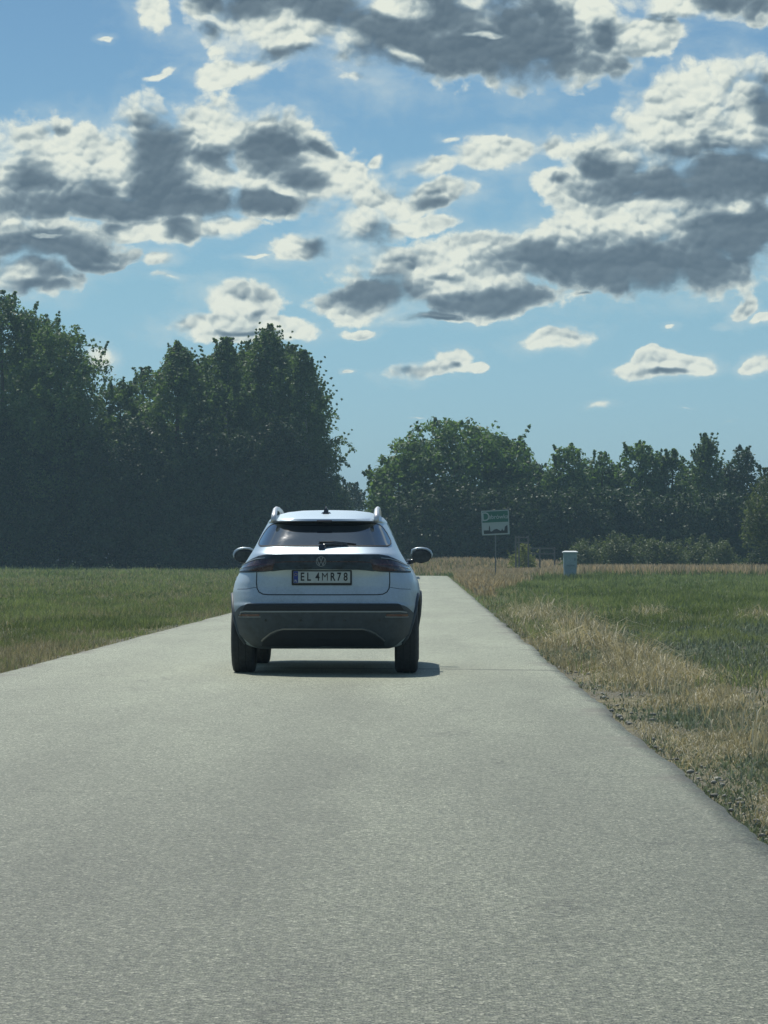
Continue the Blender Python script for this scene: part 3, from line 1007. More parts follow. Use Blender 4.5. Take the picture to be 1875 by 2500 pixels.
# lower storey that closes the foot of the wood
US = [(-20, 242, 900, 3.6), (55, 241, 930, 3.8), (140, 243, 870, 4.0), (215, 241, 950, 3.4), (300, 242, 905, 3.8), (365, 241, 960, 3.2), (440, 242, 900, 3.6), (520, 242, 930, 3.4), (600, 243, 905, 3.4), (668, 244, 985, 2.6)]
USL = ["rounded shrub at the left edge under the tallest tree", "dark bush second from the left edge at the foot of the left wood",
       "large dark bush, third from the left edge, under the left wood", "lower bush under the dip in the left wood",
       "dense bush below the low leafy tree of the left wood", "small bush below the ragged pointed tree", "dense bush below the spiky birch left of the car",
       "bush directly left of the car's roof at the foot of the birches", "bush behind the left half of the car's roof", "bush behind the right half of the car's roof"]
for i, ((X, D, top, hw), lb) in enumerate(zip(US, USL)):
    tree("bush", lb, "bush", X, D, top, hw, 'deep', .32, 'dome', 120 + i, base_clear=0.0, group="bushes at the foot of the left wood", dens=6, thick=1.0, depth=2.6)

# far low trees seen in the gap over the car's right shoulder
tree("distant_tree", "small far tree in the gap between the woods, nearest the left wood", "tree", 762, 300, 1046, 2.2, 'deep', .3, 'dome', 140, dens=7, group="far trees in the gap between the woods")
tree("distant_tree", "small far tree in the gap between the woods, nearest the big round tree", "tree", 822, 305, 1075, 2.6, 'deep', .3, 'dome', 141, dens=7, group="far trees in the gap between the woods")
tree("distant_tree", "low far tree right behind the car's roof between the two woods", "tree", 722, 290, 1040, 2.2, 'deep', .3, 'dome', 142, dens=7, group="far trees in the gap between the woods")

RG = "trees behind the field on the right"
tree("spreading_tree", "big round-topped spreading tree ahead of the car, left of the green and white town sign", "tree", 985, 255, 906, 6.6, 'walnut', .40, 'round', 201, group=RG, dens=5, thick=1.6, clump=1.5, depth=5)
tree("spreading_tree", "leafy left shoulder of the big round-topped tree, overhanging the end of the road", "tree", 862, 258, 985, 2.7, 'walnut', .38, 'round', 202, group=RG, dens=5.5, thick=1.2, clump=.9)
tree("spreading_tree", "round tree directly behind and above the green and white town sign", "tree", 1098, 257, 945, 3.4, 'walnut', .38, 'dome', 203, group=RG, dens=5.5, thick=1.2)
tree("spreading_tree", "tree with a light airy top just right of the sign", "tree", 1228, 256, 962, 3.0, 'walnut', .36, 'dome', 204, group=RG, dens=5.5)
tree("spreading_tree", "tree with clear gaps in its top above the grey cabinet", "tree", 1300, 258, 978, 2.3, 'walnut', .36, 'dome', 205, group=RG, dens=5)
tree("spreading_tree", "tree with two rounded knobs of leaves right of the grey cabinet", "tree", 1380, 257, 955, 3.0, 'walnut', .36, 'dome', 206, group=RG, dens=5.5)
tree("spreading_tree", "lower green tree left of the pale slender birch", "tree", 1450, 258, 975, 2.2, 'broad', .34, 'dome', 207, group=RG, dens=5.5)
tree("birch_tree", "slender birch with the highest top on the right side, drooping foliage", "tree", 1525, 255, 940, 1.9, 'birch', .27, 'column', 208, group=RG, dens=6, trunk=BIRCH, thick=1.3)
tree("spreading_tree", "dark dense tree between the slender birch and the right edge", "tree", 1600, 256, 967, 2.4, 'deep', .30, 'dome', 209, group=RG, dens=6.5)
tree("spreading_tree", "dark tree at the right edge of the photo, behind the pale bushy tree", "tree", 1685, 258, 1015, 2.6, 'deep', .30, 'dome', 210, group=RG, dens=6.5)
tree("spreading_tree", "tree set back between the big round-topped tree and the light airy one", "tree", 1165, 266, 1003, 3.2, 'deep', .34, 'dome', 211, group=RG, dens=5.5)
tree("spreading_tree", "tree set back between the tree with gaps and the tree with two knobs", "tree", 1345, 266, 1008, 3.2, 'deep', .34, 'dome', 212, group=RG, dens=5.5)
tree("spreading_tree", "tree set back just left of the slender birch", "tree", 1500, 266, 1012, 3.0, 'deep', .32, 'dome', 213, group=RG, dens=5.5)
tree("spreading_tree", "tree set back just right of the slender birch", "tree", 1565, 266, 1020, 3.0, 'deep', .32, 'dome', 214, group=RG, dens=5.5)
tree("spreading_tree", "tree set back above the grey cabinet and the low shrubs beside it", "tree", 1265, 266, 1006, 3.2, 'deep', .32, 'dome', 215, group=RG, dens=5.5)
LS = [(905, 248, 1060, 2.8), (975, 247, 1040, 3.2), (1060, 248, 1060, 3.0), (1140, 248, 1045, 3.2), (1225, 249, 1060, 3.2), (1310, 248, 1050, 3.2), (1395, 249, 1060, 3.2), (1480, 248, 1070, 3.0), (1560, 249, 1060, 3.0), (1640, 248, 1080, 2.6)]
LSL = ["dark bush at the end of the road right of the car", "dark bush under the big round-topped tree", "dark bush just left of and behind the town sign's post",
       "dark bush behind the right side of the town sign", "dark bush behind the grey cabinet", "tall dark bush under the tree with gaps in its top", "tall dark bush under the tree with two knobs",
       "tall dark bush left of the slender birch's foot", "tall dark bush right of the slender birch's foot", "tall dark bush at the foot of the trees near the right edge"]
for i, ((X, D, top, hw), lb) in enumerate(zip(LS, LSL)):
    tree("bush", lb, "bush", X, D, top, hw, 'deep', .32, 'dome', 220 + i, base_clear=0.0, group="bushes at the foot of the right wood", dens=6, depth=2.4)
# sunlit shrubs in front of the right wood
SH = [(1260, 222, 1168, 1.7, 'shrub'), (1330, 224, 1152, 1.8, 'shrub'), (1400, 223, 1160, 1.5, 'shrub'), (1448, 222, 1170, 1.2, 'shrub'), (1505, 225, 1158, 1.4, 'shrub'), (1555, 223, 1166, 1.3, 'shrub'), (1128, 216, 1180, .8, 'yellow')]
SHL = ["low sunlit shrub just right of the grey cabinet", "rounded sunlit shrub, the highest of the low shrubs right of the cabinet", "sunlit shrub right of the highest low shrub",
       "small shrub in the middle of the row right of the cabinet", "sunlit shrub under the slender birch", "small sunlit shrub right of the birch, next to the pale bushy tree",
       "small yellow-green bush below and right of the town sign"]
for i, ((X, D, top, hw, kd), lb) in enumerate(zip(SH, SHL)):
    tree("shrub", lb, "shrub", X, D, top, hw, kd, .17, 'dome', 240 + i, base_clear=0.0, group="sunlit shrubs before the right wood", dens=14, thick=1.2, depth=1.2)
tree("bushy_tree", "pale olive bushy tree cut by the right edge of the photo", "tree", 1672, 205, 1015, 2.1, 'shrub', .20, 'dome', 250, base_clear=0.0, dens=11, thick=1.4)

# closing mass of far woodland behind everything, so that no bare horizon shows
r = np.random.default_rng(60)
cl = []
for i in range(620):
    X_ = -160 + 320 * r.random()
    Y_ = 300 + 25 * r.random()
    if -16 < X_ < 4:
        continue
    cl.append((X_, Y_, 0.6 + 6.0 * r.random(), 1.6 + 1.6 * r.random()))
V, F_, T_ = crown_mesh(r, cl, 0.6, 1.6)
fw = tri_mesh("far_woodland", V, F_, LEAVES['deep'], tint=T_)
fw["kind"] = "stuff"

# ------------------------------------------------------------------ roadside things
def text_obj(name, body, size, mat, parent, loc, rot, xs=1.0, extrude=0.001, offset=0.0, align='CENTER', shear=0.0, label=None):
    cu = bpy.data.curves.new(name, 'FONT')
    cu.body = body
    cu.size = size
    cu.extrude = extrude
    cu.offset = offset
    cu.shear = shear
    cu.align_x = align
    cu.align_y = 'CENTER'
    tmp = bpy.data.objects.new("tmp", cu)
    COL.objects.link(tmp)
    dg = bpy.context.evaluated_depsgraph_get()
    dg.update()
    me = bpy.data.meshes.new_from_object(tmp.evaluated_get(dg))
    bpy.data.objects.remove(tmp, do_unlink=True)
    me.name = name
    me.materials.clear()
    me.materials.append(mat)
    o = bpy.data.objects.new(name, me)
    COL.objects.link(o)
    o.parent = parent
    o.location = loc
    o.rotation_euler = rot
    o.scale = (xs, 1, 1)
    return o


def flat_poly(bm, pts, y0, y1):
    """extruded outline in the x-z plane"""
    a = [bm.verts.new((x, y0, z)) for x, z in pts]
    b_ = [bm.verts.new((x, y1, z)) for x, z in pts]
    bm.faces.new(a)
    bm.faces.new(b_[::-1])
    n = len(pts)
    for i in range(n):
        bm.faces.new((a[i], b_[i], b_[(i + 1) % n], a[(i + 1) % n]))
    bmesh.ops.recalc_face_normals(bm, faces=bm.faces)


STEEL = simple("galvanised_steel", (0.16, 0.17, 0.175), 0.6, 0.2, vary=0.12)
SIGN_G = simple("green_sign_sheet", (0.010, 0.11, 0.078), 0.4, vary=0.1)
SIGN_W = simple("white_sign_sheet", (0.34, 0.39, 0.40), 0.4, vary=0.06)
SIGN_K = simple("black_sign_print", (0.02, 0.024, 0.03), 0.5)

# town entry sign: green name board over a white board with a black skyline
SD = 152.0
k_ = SD / FPX                       # metres per photo unit there
sx0 = at(1070, SD)
sgz = float(ground_z(sx0, SD))
sign = thing("town_sign", "square green over white sign with a black town skyline, on a thin post", "road sign", (sx0, SD, sgz), R(-8))
zc = zt(1129, SD) - sgz
W2, H2 = 30 * k_, 26.5 * k_
bm = bmesh.new()
tube(bm, [(0, 0.05, -0.4), (0, 0.05, zc + H2 * .7)], 0.030, 12)
bm_obj("post", bm, STEEL, sign, smooth=True, angle=40)
tl = R(2.5)
pl = bpy.data.objects.new("sign_panel", None)


def tilted(o):
    o.rotation_euler = (o.rotation_euler[0], tl * -1, 0)


bm = bmesh.new()
box(bm, (-W2, -0.012, -H2), (W2, 0.012, H2), 0.006)
pn = bm_obj("white_panel", bm, SIGN_W, sign)
pn.location = (0, 0, zc)
pn.rotation_euler = (0, -tl, 0)
bm = bmesh.new()
box(bm, (-W2 + .045, -0.019, 0.02), (W2 - .045, -0.0125, H2 - .045))
o = bm_obj("green_name_board", bm, SIGN_G, pn)
bm = bmesh.new()
b0 = -H2 + .07
pts = [(-.92, 0), (-.92, .30), (-.52, .30), (-.52, .50), (-.47, .74), (-.42, .50), (-.42, .22), (-.30, .18), (-.12, .34), (.08, .40), (.25, .30), (.36, .20), (.44, .24), (.50, .42), (.56, .24), (.66, .22), (.72, .55), (.92, .70), (.92, 0)]
flat_poly(bm, [(p[0] * W2 * .94, b0 + p[1] * H2 * .95) for p in pts], -0.019, -0.0125)
bm_obj("skyline", bm, SIGN_K, pn)
bm = bmesh.new()
box(bm, (-W2 - .02, -.016, H2 + .001), (W2 + .02, .016, H2 + .03))
bm_obj("top_rail", bm, STEEL, pn)
text_obj("lettering", "D", 0.62, SIGN_W, pn, (-W2 * .68, -0.021, H2 * .48), (R(90), 0, 0), 0.9, 0.002, 0.004)
text_obj("lettering", "ąbrówka", 0.30, SIGN_W, pn, (W2 * .22, -0.021, H2 * .46), (R(90), 0, 0), 0.95, 0.002, 0.003)
for s in (-.5, .5):
    bm = bmesh.new()
    box(bm, (-.05, .013, s * H2 - .02), (.05, .085, s * H2 + .02), .004)
    bm_obj("bracket", bm, STEEL, pn)

# grey utility cabinet
CAB = simple("pale_grey_polyester", (0.27, 0.35, 0.37), 0.55, vary=0.12, scale=9)
CAP = simple("pale_grey_lid", (0.72, 0.75, 0.74), 0.5)
CABD = simple("dark_gap", (0.05, 0.06, 0.07), 0.7)
CD = 161.0
cx = at(1231, CD)
cz = float(ground_z(cx, CD))
k_ = CD / FPX
hw = 14.2 * k_
top = zt(1190, CD) - cz
cab = thing("utility_cabinet", "pale grey electricity cabinet standing in the grass right of the town sign", "utility cabinet", (cx, CD, cz), R(6))
bm = bmesh.new()
box(bm, (-hw * .93, -.15, -.2), (hw * .93, .17, top * .44), .008)
bm_obj("plinth", bm, CAB, cab)
bm = bmesh.new()
box(bm, (-hw, -.17, top * .44 + .002), (hw, .17, top - .10), .012)
bm_obj("housing", bm, CAB, cab)
bm = bmesh.new()
box(bm, (-hw * .90, -.186, top * .47), (hw * .90, -.1705, top - .14), .004)
dr = bm_obj("door", bm, CAB, cab)
bm = bmesh.new()
box(bm, (hw * .62, -.205, top * .68), (hw * .72, -.1865, top * .76), .003)
bm_obj("handle", bm, CABD, dr)
for zz in (.50, .53):
    bm = bmesh.new()
    box(bm, (-hw * .6, -.1895, top * zz), (hw * .6, -.1865, top * zz + .018))
    bm_obj("vent_slot", bm, CABD, dr)
bm = bmesh.new()
v = [(-hw - .05, -.23, top - .098), (hw + .05, -.23, top - .098), (hw + .05, .22, top - .098), (-hw - .05, .22, top - .098)]
lo = [bm.verts.new(p) for p in v]
hi = [bm.verts.new((p[0], p[1], top - .05)) for p in v]
rg = [bm.verts.new((-hw * .9, 0, top)), bm.verts.new((hw * .9, 0, top))]
bm.faces.new(lo[::-1])
for i in range(4):
    bm.faces.new((lo[i], lo[(i + 1) % 4], hi[(i + 1) % 4], hi[i]))
bm.faces.new((hi[0], hi[1], rg[1], rg[0]))
bm.faces.new((hi[2], hi[3], rg[0], rg[1]))
bm.faces.new((hi[1], hi[2], rg[1]))
bm.faces.new((hi[3], hi[0], rg[0]))
bm_obj("lid", bm, CAP, cab)

# scrap of pale fence between the sign and the cabinet
WOODF = simple("weathered_fence_wood", (0.13, 0.13, 0.115), 0.85, vary=0.25, scale=12)
FD = 214.0
fx = at(1128, FD)
fz = float(ground_z(fx, FD))
fence = thing("fence", "short run of weathered pale fence between the town sign and the cabinet", "fence", (fx, FD, fz), R(3))
k_ = FD / FPX
for X in (1114, 1121, 1141, 1166, 1198):
    bm = bmesh.new()
    t_ = (zt(1158 if X < 1145 else 1182, FD) - fz)
    box(bm, ((X - 1128) * k_ - .05, -.05, -.3), ((X - 1128) * k_ + .05, .05, t_), .008)
    bm_obj("fence_post", bm, WOODF, fence)
for x0_, x1_, Y in ((1114, 1141, 1161), (1114, 1141, 1172), (1143, 1199, 1184.5), (1143, 1199, 1196)):
    bm = bmesh.new()
    zz = zt(Y, FD) - fz
    box(bm, ((x0_ - 1128) * k_, -.085, zz - .05), ((x1_ - 1128) * k_, -.053, zz + .04), .006)
    bm_obj("rail", bm, WOODF, fence)

# ------------------------------------------------------------------ the white car
CAR_Y = 27.75
CAR_X = -0.975
YC = 2.0


def lin(tab):
    a = np.array(tab, float)
    return lambda z: np.interp(z, a[:, 0], a[:, 1])


y_rear_c = lin([(.18, .60), (.235, .30), (.26, .17), (.33, .10), (.42, .055), (.52, .02), (.60, .0), (.640, .0), (.655, .022), (.70, .036), (.735, .05), (.80, .072), (.90, .080), (.950, .066), (.968, .050), (1.0, .040), (1.09, .030), (1.105, .034), (1.118, .060), (1.150, .135), (1.172, .185), (1.20, .232), (1.395, .555), (1.405, .50), (1.412, .452), (1.43, .462), (1.455, .62), (1.485, .90), (1.51, 1.2), (1.527, 1.55), (1.535, 1.9)])
y_front_c = lin([(.18, 3.85), (.26, 4.15), (.5, 4.27), (.75, 4.26), (.86, 4.15), (.95, 3.75), (1.02, 3.25), (1.05, 3.1), (1.20, 2.85), (1.40, 2.5), (1.485, 2.3), (1.527, 2.1), (1.535, 1.95)])
half_w = lin([(.18, .70), (.26, .79), (.36, .845), (.5, .868), (.62, .878), (.76, .878), (.84, .862), (.90, .835), (.95, .808), (.99, .785), (1.04, .752), (1.10, .715), (1.136, .695), (1.316, .614), (1.40, .572), (1.43, .553), (1.455, .53), (1.485, .48), (1.51, .40), (1.527, .28), (1.535, .10)])
expo = lin([(.18, 6.0), (.9, 5.6), (1.1, 5.2), (1.4, 4.6), (1.485, 3.6), (1.535, 2.4)])


def rear_y(x, z):
    w = half_w(z)
    n = expo(z)
    q = np.clip(np.abs(x) / w, 0, 0.9999)
    return YC - (YC - y_rear_c(z)) * (1 - q ** n) ** (1 / n)


def side_x(y, z):
    w = half_w(z)
    n = expo(z)
    L_ = np.where(y < YC, YC - y_rear_c(z), y_front_c(z) - YC)
    q = np.clip(np.abs(y - YC) / L_, 0, 0.9999)
    return w * (1 - q ** n) ** (1 / n)


def paint_mat():
    m, g, b = new_mat("white_car_paint")
    tcn = g.n.new('ShaderNodeTexCoord')
    n = g.noise(tcn.outputs['Object'], 2.2, 5, 0.6)
    n2 = g.noise(tcn.outputs['Object'], 60, 3, 0.7)
    z = g.sep(tcn.outputs['Object'])[2]
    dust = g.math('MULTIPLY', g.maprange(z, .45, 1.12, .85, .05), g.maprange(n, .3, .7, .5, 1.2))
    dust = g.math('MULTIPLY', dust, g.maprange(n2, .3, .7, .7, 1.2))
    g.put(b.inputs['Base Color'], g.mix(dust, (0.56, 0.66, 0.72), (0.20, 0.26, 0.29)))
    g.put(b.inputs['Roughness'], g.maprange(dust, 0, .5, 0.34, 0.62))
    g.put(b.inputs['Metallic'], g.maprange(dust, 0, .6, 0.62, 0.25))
    b.inputs['Coat Weight'].default_value = 0.12
    b.inputs['Specular IOR Level'].default_value = 0.25
    b.inputs['Coat Roughness'].default_value = 0.15
    return m


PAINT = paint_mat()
PLAS = simple("black_bumper_plastic", (0.050, 0.066, 0.078), 0.6, vary=0.3, scale=18, bump=0.05)
GLOSSB = simple("gloss_black_trim", (0.02, 0.024, 0.028), 0.15, coat=0.6, vary=0.1)
GLASS = simple("dark_tinted_glass", (0.018, 0.026, 0.032), 0.06, coat=1.0, vary=0.25, scale=6)
SEAM = simple("shut_line_rubber", (0.018, 0.020, 0.022), 0.7)
CHROME = simple("satin_chrome", (0.30, 0.35, 0.38), 0.45, 0.35)
LAMP = simple("smoked_red_lamp", (0.040, 0.022, 0.030), 0.25, coat=0.4, vary=0.3, scale=25)
LAMPD = simple("smoked_lamp_band", (0.040, 0.062, 0.082), 0.6, coat=0.0, spec=0.25, vary=0.5, scale=14)
REFL = simple("red_reflector", (0.075, 0.022, 0.022), 0.2, coat=1.0)
DIFF = simple("matt_black_recess", (0.016, 0.020, 0.024), 0.7, vary=.3)
TYRE = simple("tyre_rubber", (0.038, 0.040, 0.041), 0.85, vary=0.3, scale=30, bump=0.3)
ALLOY = simple("grey_alloy", (0.30, 0.31, 0.32), 0.35, 0.8)
PLATEW = simple("white_plate", (0.42, 0.48, 0.47), 0.45, vary=0.06)
PLATEB = simple("blue_plate_band", (0.012, 0.035, 0.22), 0.4)
INK = simple("black_plate_ink", (0.012, 0.012, 0.014), 0.5)
WELLM = simple("wheel_well_liner", (0.012, 0.012, 0.013), 0.9)
RAILM = simple("silver_roof_rail", (0.66, 0.68, 0.68), 0.35, 0.4, vary=0.04)
MIRG = simple("mirror_glass", (0.035, 0.045, 0.05), 0.12, 0.0, vary=.6, scale=14)

car = thing("car", "white compact SUV with roof rails seen from behind, driving on the road", "car", (CAR_X, CAR_Y, 0.012))

# body shell: stacked plan outlines
zs = sorted(set(list(np.linspace(.232, .62, 12)) + list(np.linspace(.64, .78, 12)) + list(np.linspace(.80, 1.08, 14)) + list(np.linspace(1.09, 1.21, 14)) + list(np.linspace(1.23, 1.38, 8)) + [1.395, 1.400, 1.405, 1.412, 1.418, 1.43, 1.442, 1.455, 1.47, 1.485, 1.498, 1.51, 1.519, 1.527, 1.532, 1.535]))
NT = 132
tt = np.linspace(-math.pi, math.pi, NT, endpoint=False)
rings = []
for z in zs:
    n = expo(z)
    w = half_w(z)
    s_, c_ = np.sin(tt), np.cos(tt)
    xr = w * np.sign(s_) * np.abs(s_) ** (2 / n)
    L_ = np.where(c_ > 0, YC - y_rear_c(z), y_front_c(z) - YC)
    yr2 = YC - L_ * np.sign(c_) * np.abs(c_) ** (2 / n)
    zz = np.full(NT, z)
    rings.append(np.stack([xr, yr2, zz], 1))
bm = bmesh.new()
vr = [[bm.verts.new(p) for p in ring] for ring in rings]
for a, b_ in zip(vr, vr[1:]):
    for i in range(NT):
        j = (i + 1) % NT
        bm.faces.new((a[i], a[j], b_[j], b_[i]))
bm.faces.new(vr[0][::-1])
bm.faces.new(vr[-1])
bmesh.ops.recalc_face_normals(bm, faces=bm.faces)
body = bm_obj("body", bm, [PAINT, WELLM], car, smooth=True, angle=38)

# wheel arches cut through the shell
AX = (0.75, 3.30)
cutters = []
for ay in AX:
    for s in (-1, 1):
        bm = bmesh.new()
        r0 = bmesh.ops.create_cone(bm, cap_ends=True, segments=40, radius1=.375, radius2=.375, depth=.60, matrix=Matrix.Translation((s * .83, ay, .335)) @ Matrix.Rotation(R(90), 4, 'Y'))
        me = bpy.data.meshes.new("cut")
        bm.to_mesh(me)
        bm.free()
        me.materials.append(WELLM)
        c = bpy.data.objects.new("cut", me)
        COL.objects.link(c)
        cutters.append(c)
        md = body.modifiers.new("arch", 'BOOLEAN')
        md.operation = 'DIFFERENCE'
        md.solver = 'EXACT'
        md.object = c
        md.material_mode = 'TRANSFER'
body.parent = None
dg = bpy.context.evaluated_depsgraph_get()
dg.update()
me2 = bpy.data.meshes.new_from_object(body.evaluated_get(dg))
body.modifiers.clear()
body.data = me2
body.data.name = "body"
body.parent = car
for c in cutters:
    bpy.data.objects.remove(c, do_unlink=True)


def patch(name, fn, nu, nv, off, mat, parent=car, thick=0.012, angle=40, surf=rear_y):
    """panel that follows the rear of the shell; fn(u, v) -> x, z"""
    bm = bmesh.new()
    out, inn = [], []
    for j in range(nv + 1):
        for i in range(nu + 1):
            x, z = fn(i / nu, j / nv)
            y = float(surf(x, z))
            e = 1e-3
            dx = (float(surf(x + e, z)) - float(surf(x - e, z))) / (2 * e)
            dz = (float(surf(x, z + e)) - float(surf(x, z - e))) / (2 * e)
            dx = max(-3, min(3, dx))
            dz = max(-3, min(3, dz))
            nrm = Vector((dx, -1, dz)).normalized()
            p = Vector((x, y, z))
            out.append(bm.verts.new(p + nrm * off))
            inn.append(bm.verts.new(p + nrm * (off - thick)))
    W_ = nu + 1
    for j in range(nv):
        for i in range(nu):
            k = j * W_ + i
            bm.faces.new((out[k], out[k + 1], out[k + 1 + W_], out[k + W_]))
            bm.faces.new((inn[k], inn[k + W_], inn[k + 1 + W_], inn[k + 1]))
    ed = [i for i in range(W_)] + [W_ * (j + 1) - 1 for j in range(1, nv + 1)] + [nv * W_ + i for i in range(nu - 1, -1, -1)] + [W_ * j for j in range(nv - 1, 0, -1)]
    for a, b_ in zip(ed, ed[1:] + ed[:1]):
        bm.faces.new((out[a], inn[a], inn[b_], out[b_]))
    bmesh.ops.recalc_face_normals(bm, faces=bm.faces)
    return bm_obj(name, bm, mat, parent, smooth=True, angle=angle)


def ribbon(name, pts, width, off, mat, parent=car, thick=0.006, surf=rear_y):
    """thin strip along a line of (x, z) points on the rear"""
    bm = bmesh.new()
    P3 = []
    for x, z in pts:
        y = float(surf(x, z))
        e = 1e-3
        dx = max(-3, min(3, (float(surf(x + e, z)) - float(surf(x - e, z))) / (2 * e)))
        dz = max(-3, min(3, (float(surf(x, z + e)) - float(surf(x, z - e))) / (2 * e)))
        P3.append((Vector((x, y, z)), Vector((dx, -1, dz)).normalized()))
    rows_ = []
    for i, (p, nrm) in enumerate(P3):
        d = (P3[min(i + 1, len(P3) - 1)][0] - P3[max(i - 1, 0)][0]).normalized()
        s = d.cross(nrm).normalized() * width / 2
        rows_.append([bm.verts.new(p + s + nrm * off), bm.verts.new(p - s + nrm * off), bm.verts.new(p - s + nrm * (off - thick)), bm.verts.new(p + s + nrm * (off - thick))])
    for a, b_ in zip(rows_, rows_[1:]):
        for k in range(4):
            bm.faces.new((a[k], a[(k + 1) % 4], b_[(k + 1) % 4], b_[k]))
    bm.faces.new(rows_[0])
    bm.faces.new(rows_[-1][::-1])
    bmesh.ops.recalc_face_normals(bm, faces=bm.faces)
    return bm_obj(name, bm, mat, parent, smooth=True, angle=30)


def dense(pts, step=0.02):
    out = []
    for (x0, z0), (x1, z1) in zip(pts, pts[1:]):
        n = max(1, int(math.hypot(x1 - x0, z1 - z0) / step))
        for k in range(n):
            out.append((x0 + (x1 - x0) * k / n, z0 + (z1 - z0) * k / n))
    out.append(pts[-1])
    return out


# rear window
def win(u, v):
    z = 1.178 + (1.394 - 1.178) * v
    hw = np.interp(z, [1.178, 1.186, 1.20, 1.23, 1.30, 1.35, 1.375, 1.388, 1.394], [.585, .603, .610, .606, .570, .535, .505, .465, .42])
    return (2 * u - 1) * hw, z


gl = patch("rear_window", win, 44, 22, 0.004, GLASS)
# faded frit border and inner dark edge under the spoiler
bord = [(-.42, 1.3935), (-.47, 1.386), (-.507, 1.375), (-.537, 1.35), (-.572, 1.30), (-.608, 1.23), (-.612, 1.20), (-.604, 1.186), (-.585, 1.177), (0, 1.177), (.585, 1.177), (.604, 1.186), (.612, 1.20), (.608, 1.23), (.572, 1.30), (.537, 1.35), (.507, 1.375), (.47, 1.386), (.42, 1.3935)]
ribbon("window_seal", dense(bord), .010, 0.007, SEAM, gl)

# full-width light band
def band(u, v):
    x = -1 + 2 * u
    ax_ = abs(x)
    zt_ = np.interp(ax_, [0, .72, .82, .90, .96, 1], [1.100, 1.098, 1.085, 1.055, 1.018, .985])
    zb_ = np.interp(ax_, [0, .42, .52, .66, .80, 1], [.968, .966, .958, .942, .936, .932])
    z = zb_ + (zt_ - zb_) * v
    xx = x * min(.795, float(half_w(z)) * .985)
    return xx, z


patch("light_band", band, 90, 12, 0.010, LAMPD, thick=0.03)
for s in (-1, 1):
    def tl_(u, v, s=s):
        x, z0_ = band(.5 + s * (.29 + .21 * u), .10 + .62 * v)
        return x, z0_
    t = patch("taillight", tl_, 26, 6, 0.014, LAMP, thick=0.01)
    pts = [band(.5 + s * (.30 + .19 * q), .42) for q in np.linspace(0, 1, 20)]
    ribbon("light_bar", pts, .014, .018, REFL, t)
    pts = [band(.5 + s * (.36 + .13 * q), .80) for q in np.linspace(0, 1, 16)]
    ribbon("light_bar", pts, .008, .018, CHROME, t)
ribbon("light_strip", [band(q, .52) for q in np.linspace(.20, .80, 60)], .010, .0135, LAMP)

# tailgate shut lines
gate = [(-.608, .955), (-.610, .84), (-.604, .79), (-.585, .757), (-.55, .738), (-.50, .7325), (0, .7315), (.50, .7325), (.55, .738), (.585, .757), (.604, .79), (.610, .84), (.608, .955)]
ribbon("tailgate_shut_line", dense(gate), .010, 0.0015, SEAM)
ribbon("bumper_shut_line", dense([(-.612, .80), (-.70, .785), (-.80, .78)]), .004, 0.001, SEAM)
ribbon("bumper_shut_line", dense([(.612, .80), (.70, .785), (.80, .78)]), .004, 0.001, SEAM)
# black lower bumper
def low(u, v):
    x = -1 + 2 * u
    zt_ = np.interp(abs(x), [0, .82, .90, .95, 1], [.648, .646, .630, .600, .555])
    zb_ = np.interp(abs(x), [0, .3, .55, .8, .86, .93, 1], [.262, .256, .245, .244, .28, .36, .42])
    z = zb_ + (zt_ - zb_) * v
    return x * min(.825, float(half_w(z)) * .972), z


bp = patch("bumper", low, 70, 26, 0.010, PLAS, thick=0.03)
ribbon("trim_line", dense([(-.755, .545), (-.745, .574), (-.70, .581), (0, .583), (.70, .581), (.755, .572)]), .010, .0165, CHROME, bp)
for s in (-1, 1):
    rf = patch("reflector", lambda u, v, s=s: (s * (.575 + .19 * u), .538 + .022 * v - .004 * u), 12, 2, 0.014, REFL, thick=0.008)
    ribbon("reflector_rim", dense([(s * .565, .533), (s * .77, .529)]), .005, .015, CHROME, rf)
ribbon("diffuser_line", dense([(-.56, .318), (-.53, .345), (-.48, .385), (-.42, .413), (-.36, .424), (.36, .424), (.42, .413), (.48, .385), (.53, .345), (.56, .318)]), .012, .0185, ALLOY, bp)
patch("diffuser", lambda u, v: ((2 * u - 1) * float(np.interp(v, [0, .3, .7, 1], [.56, .55, .47, .38])), .268 + .145 * v), 40, 10, 0.0135, DIFF, thick=0.012)
patch("bumper_recess", lambda u, v: ((2 * u - 1) * (.70 + .03 * (1 - v)), .592 + .048 * v), 50, 4, 0.0125, DIFF, thick=0.012)
# sensors in the bumper
for x in (-.52, -.20, .20, .52):
    bm = bmesh.new()
    yy = float(rear_y(x, .50)) - .016
    bmesh.ops.create_cone(bm, cap_ends=True, segments=16, radius1=.012, radius2=.010, depth=.012, matrix=Matrix.Translation((x, yy, .50)) @ Matrix.Rotation(R(90), 4, 'X'))
    bm_obj("parking_sensor", bm, GLOSSB, bp)

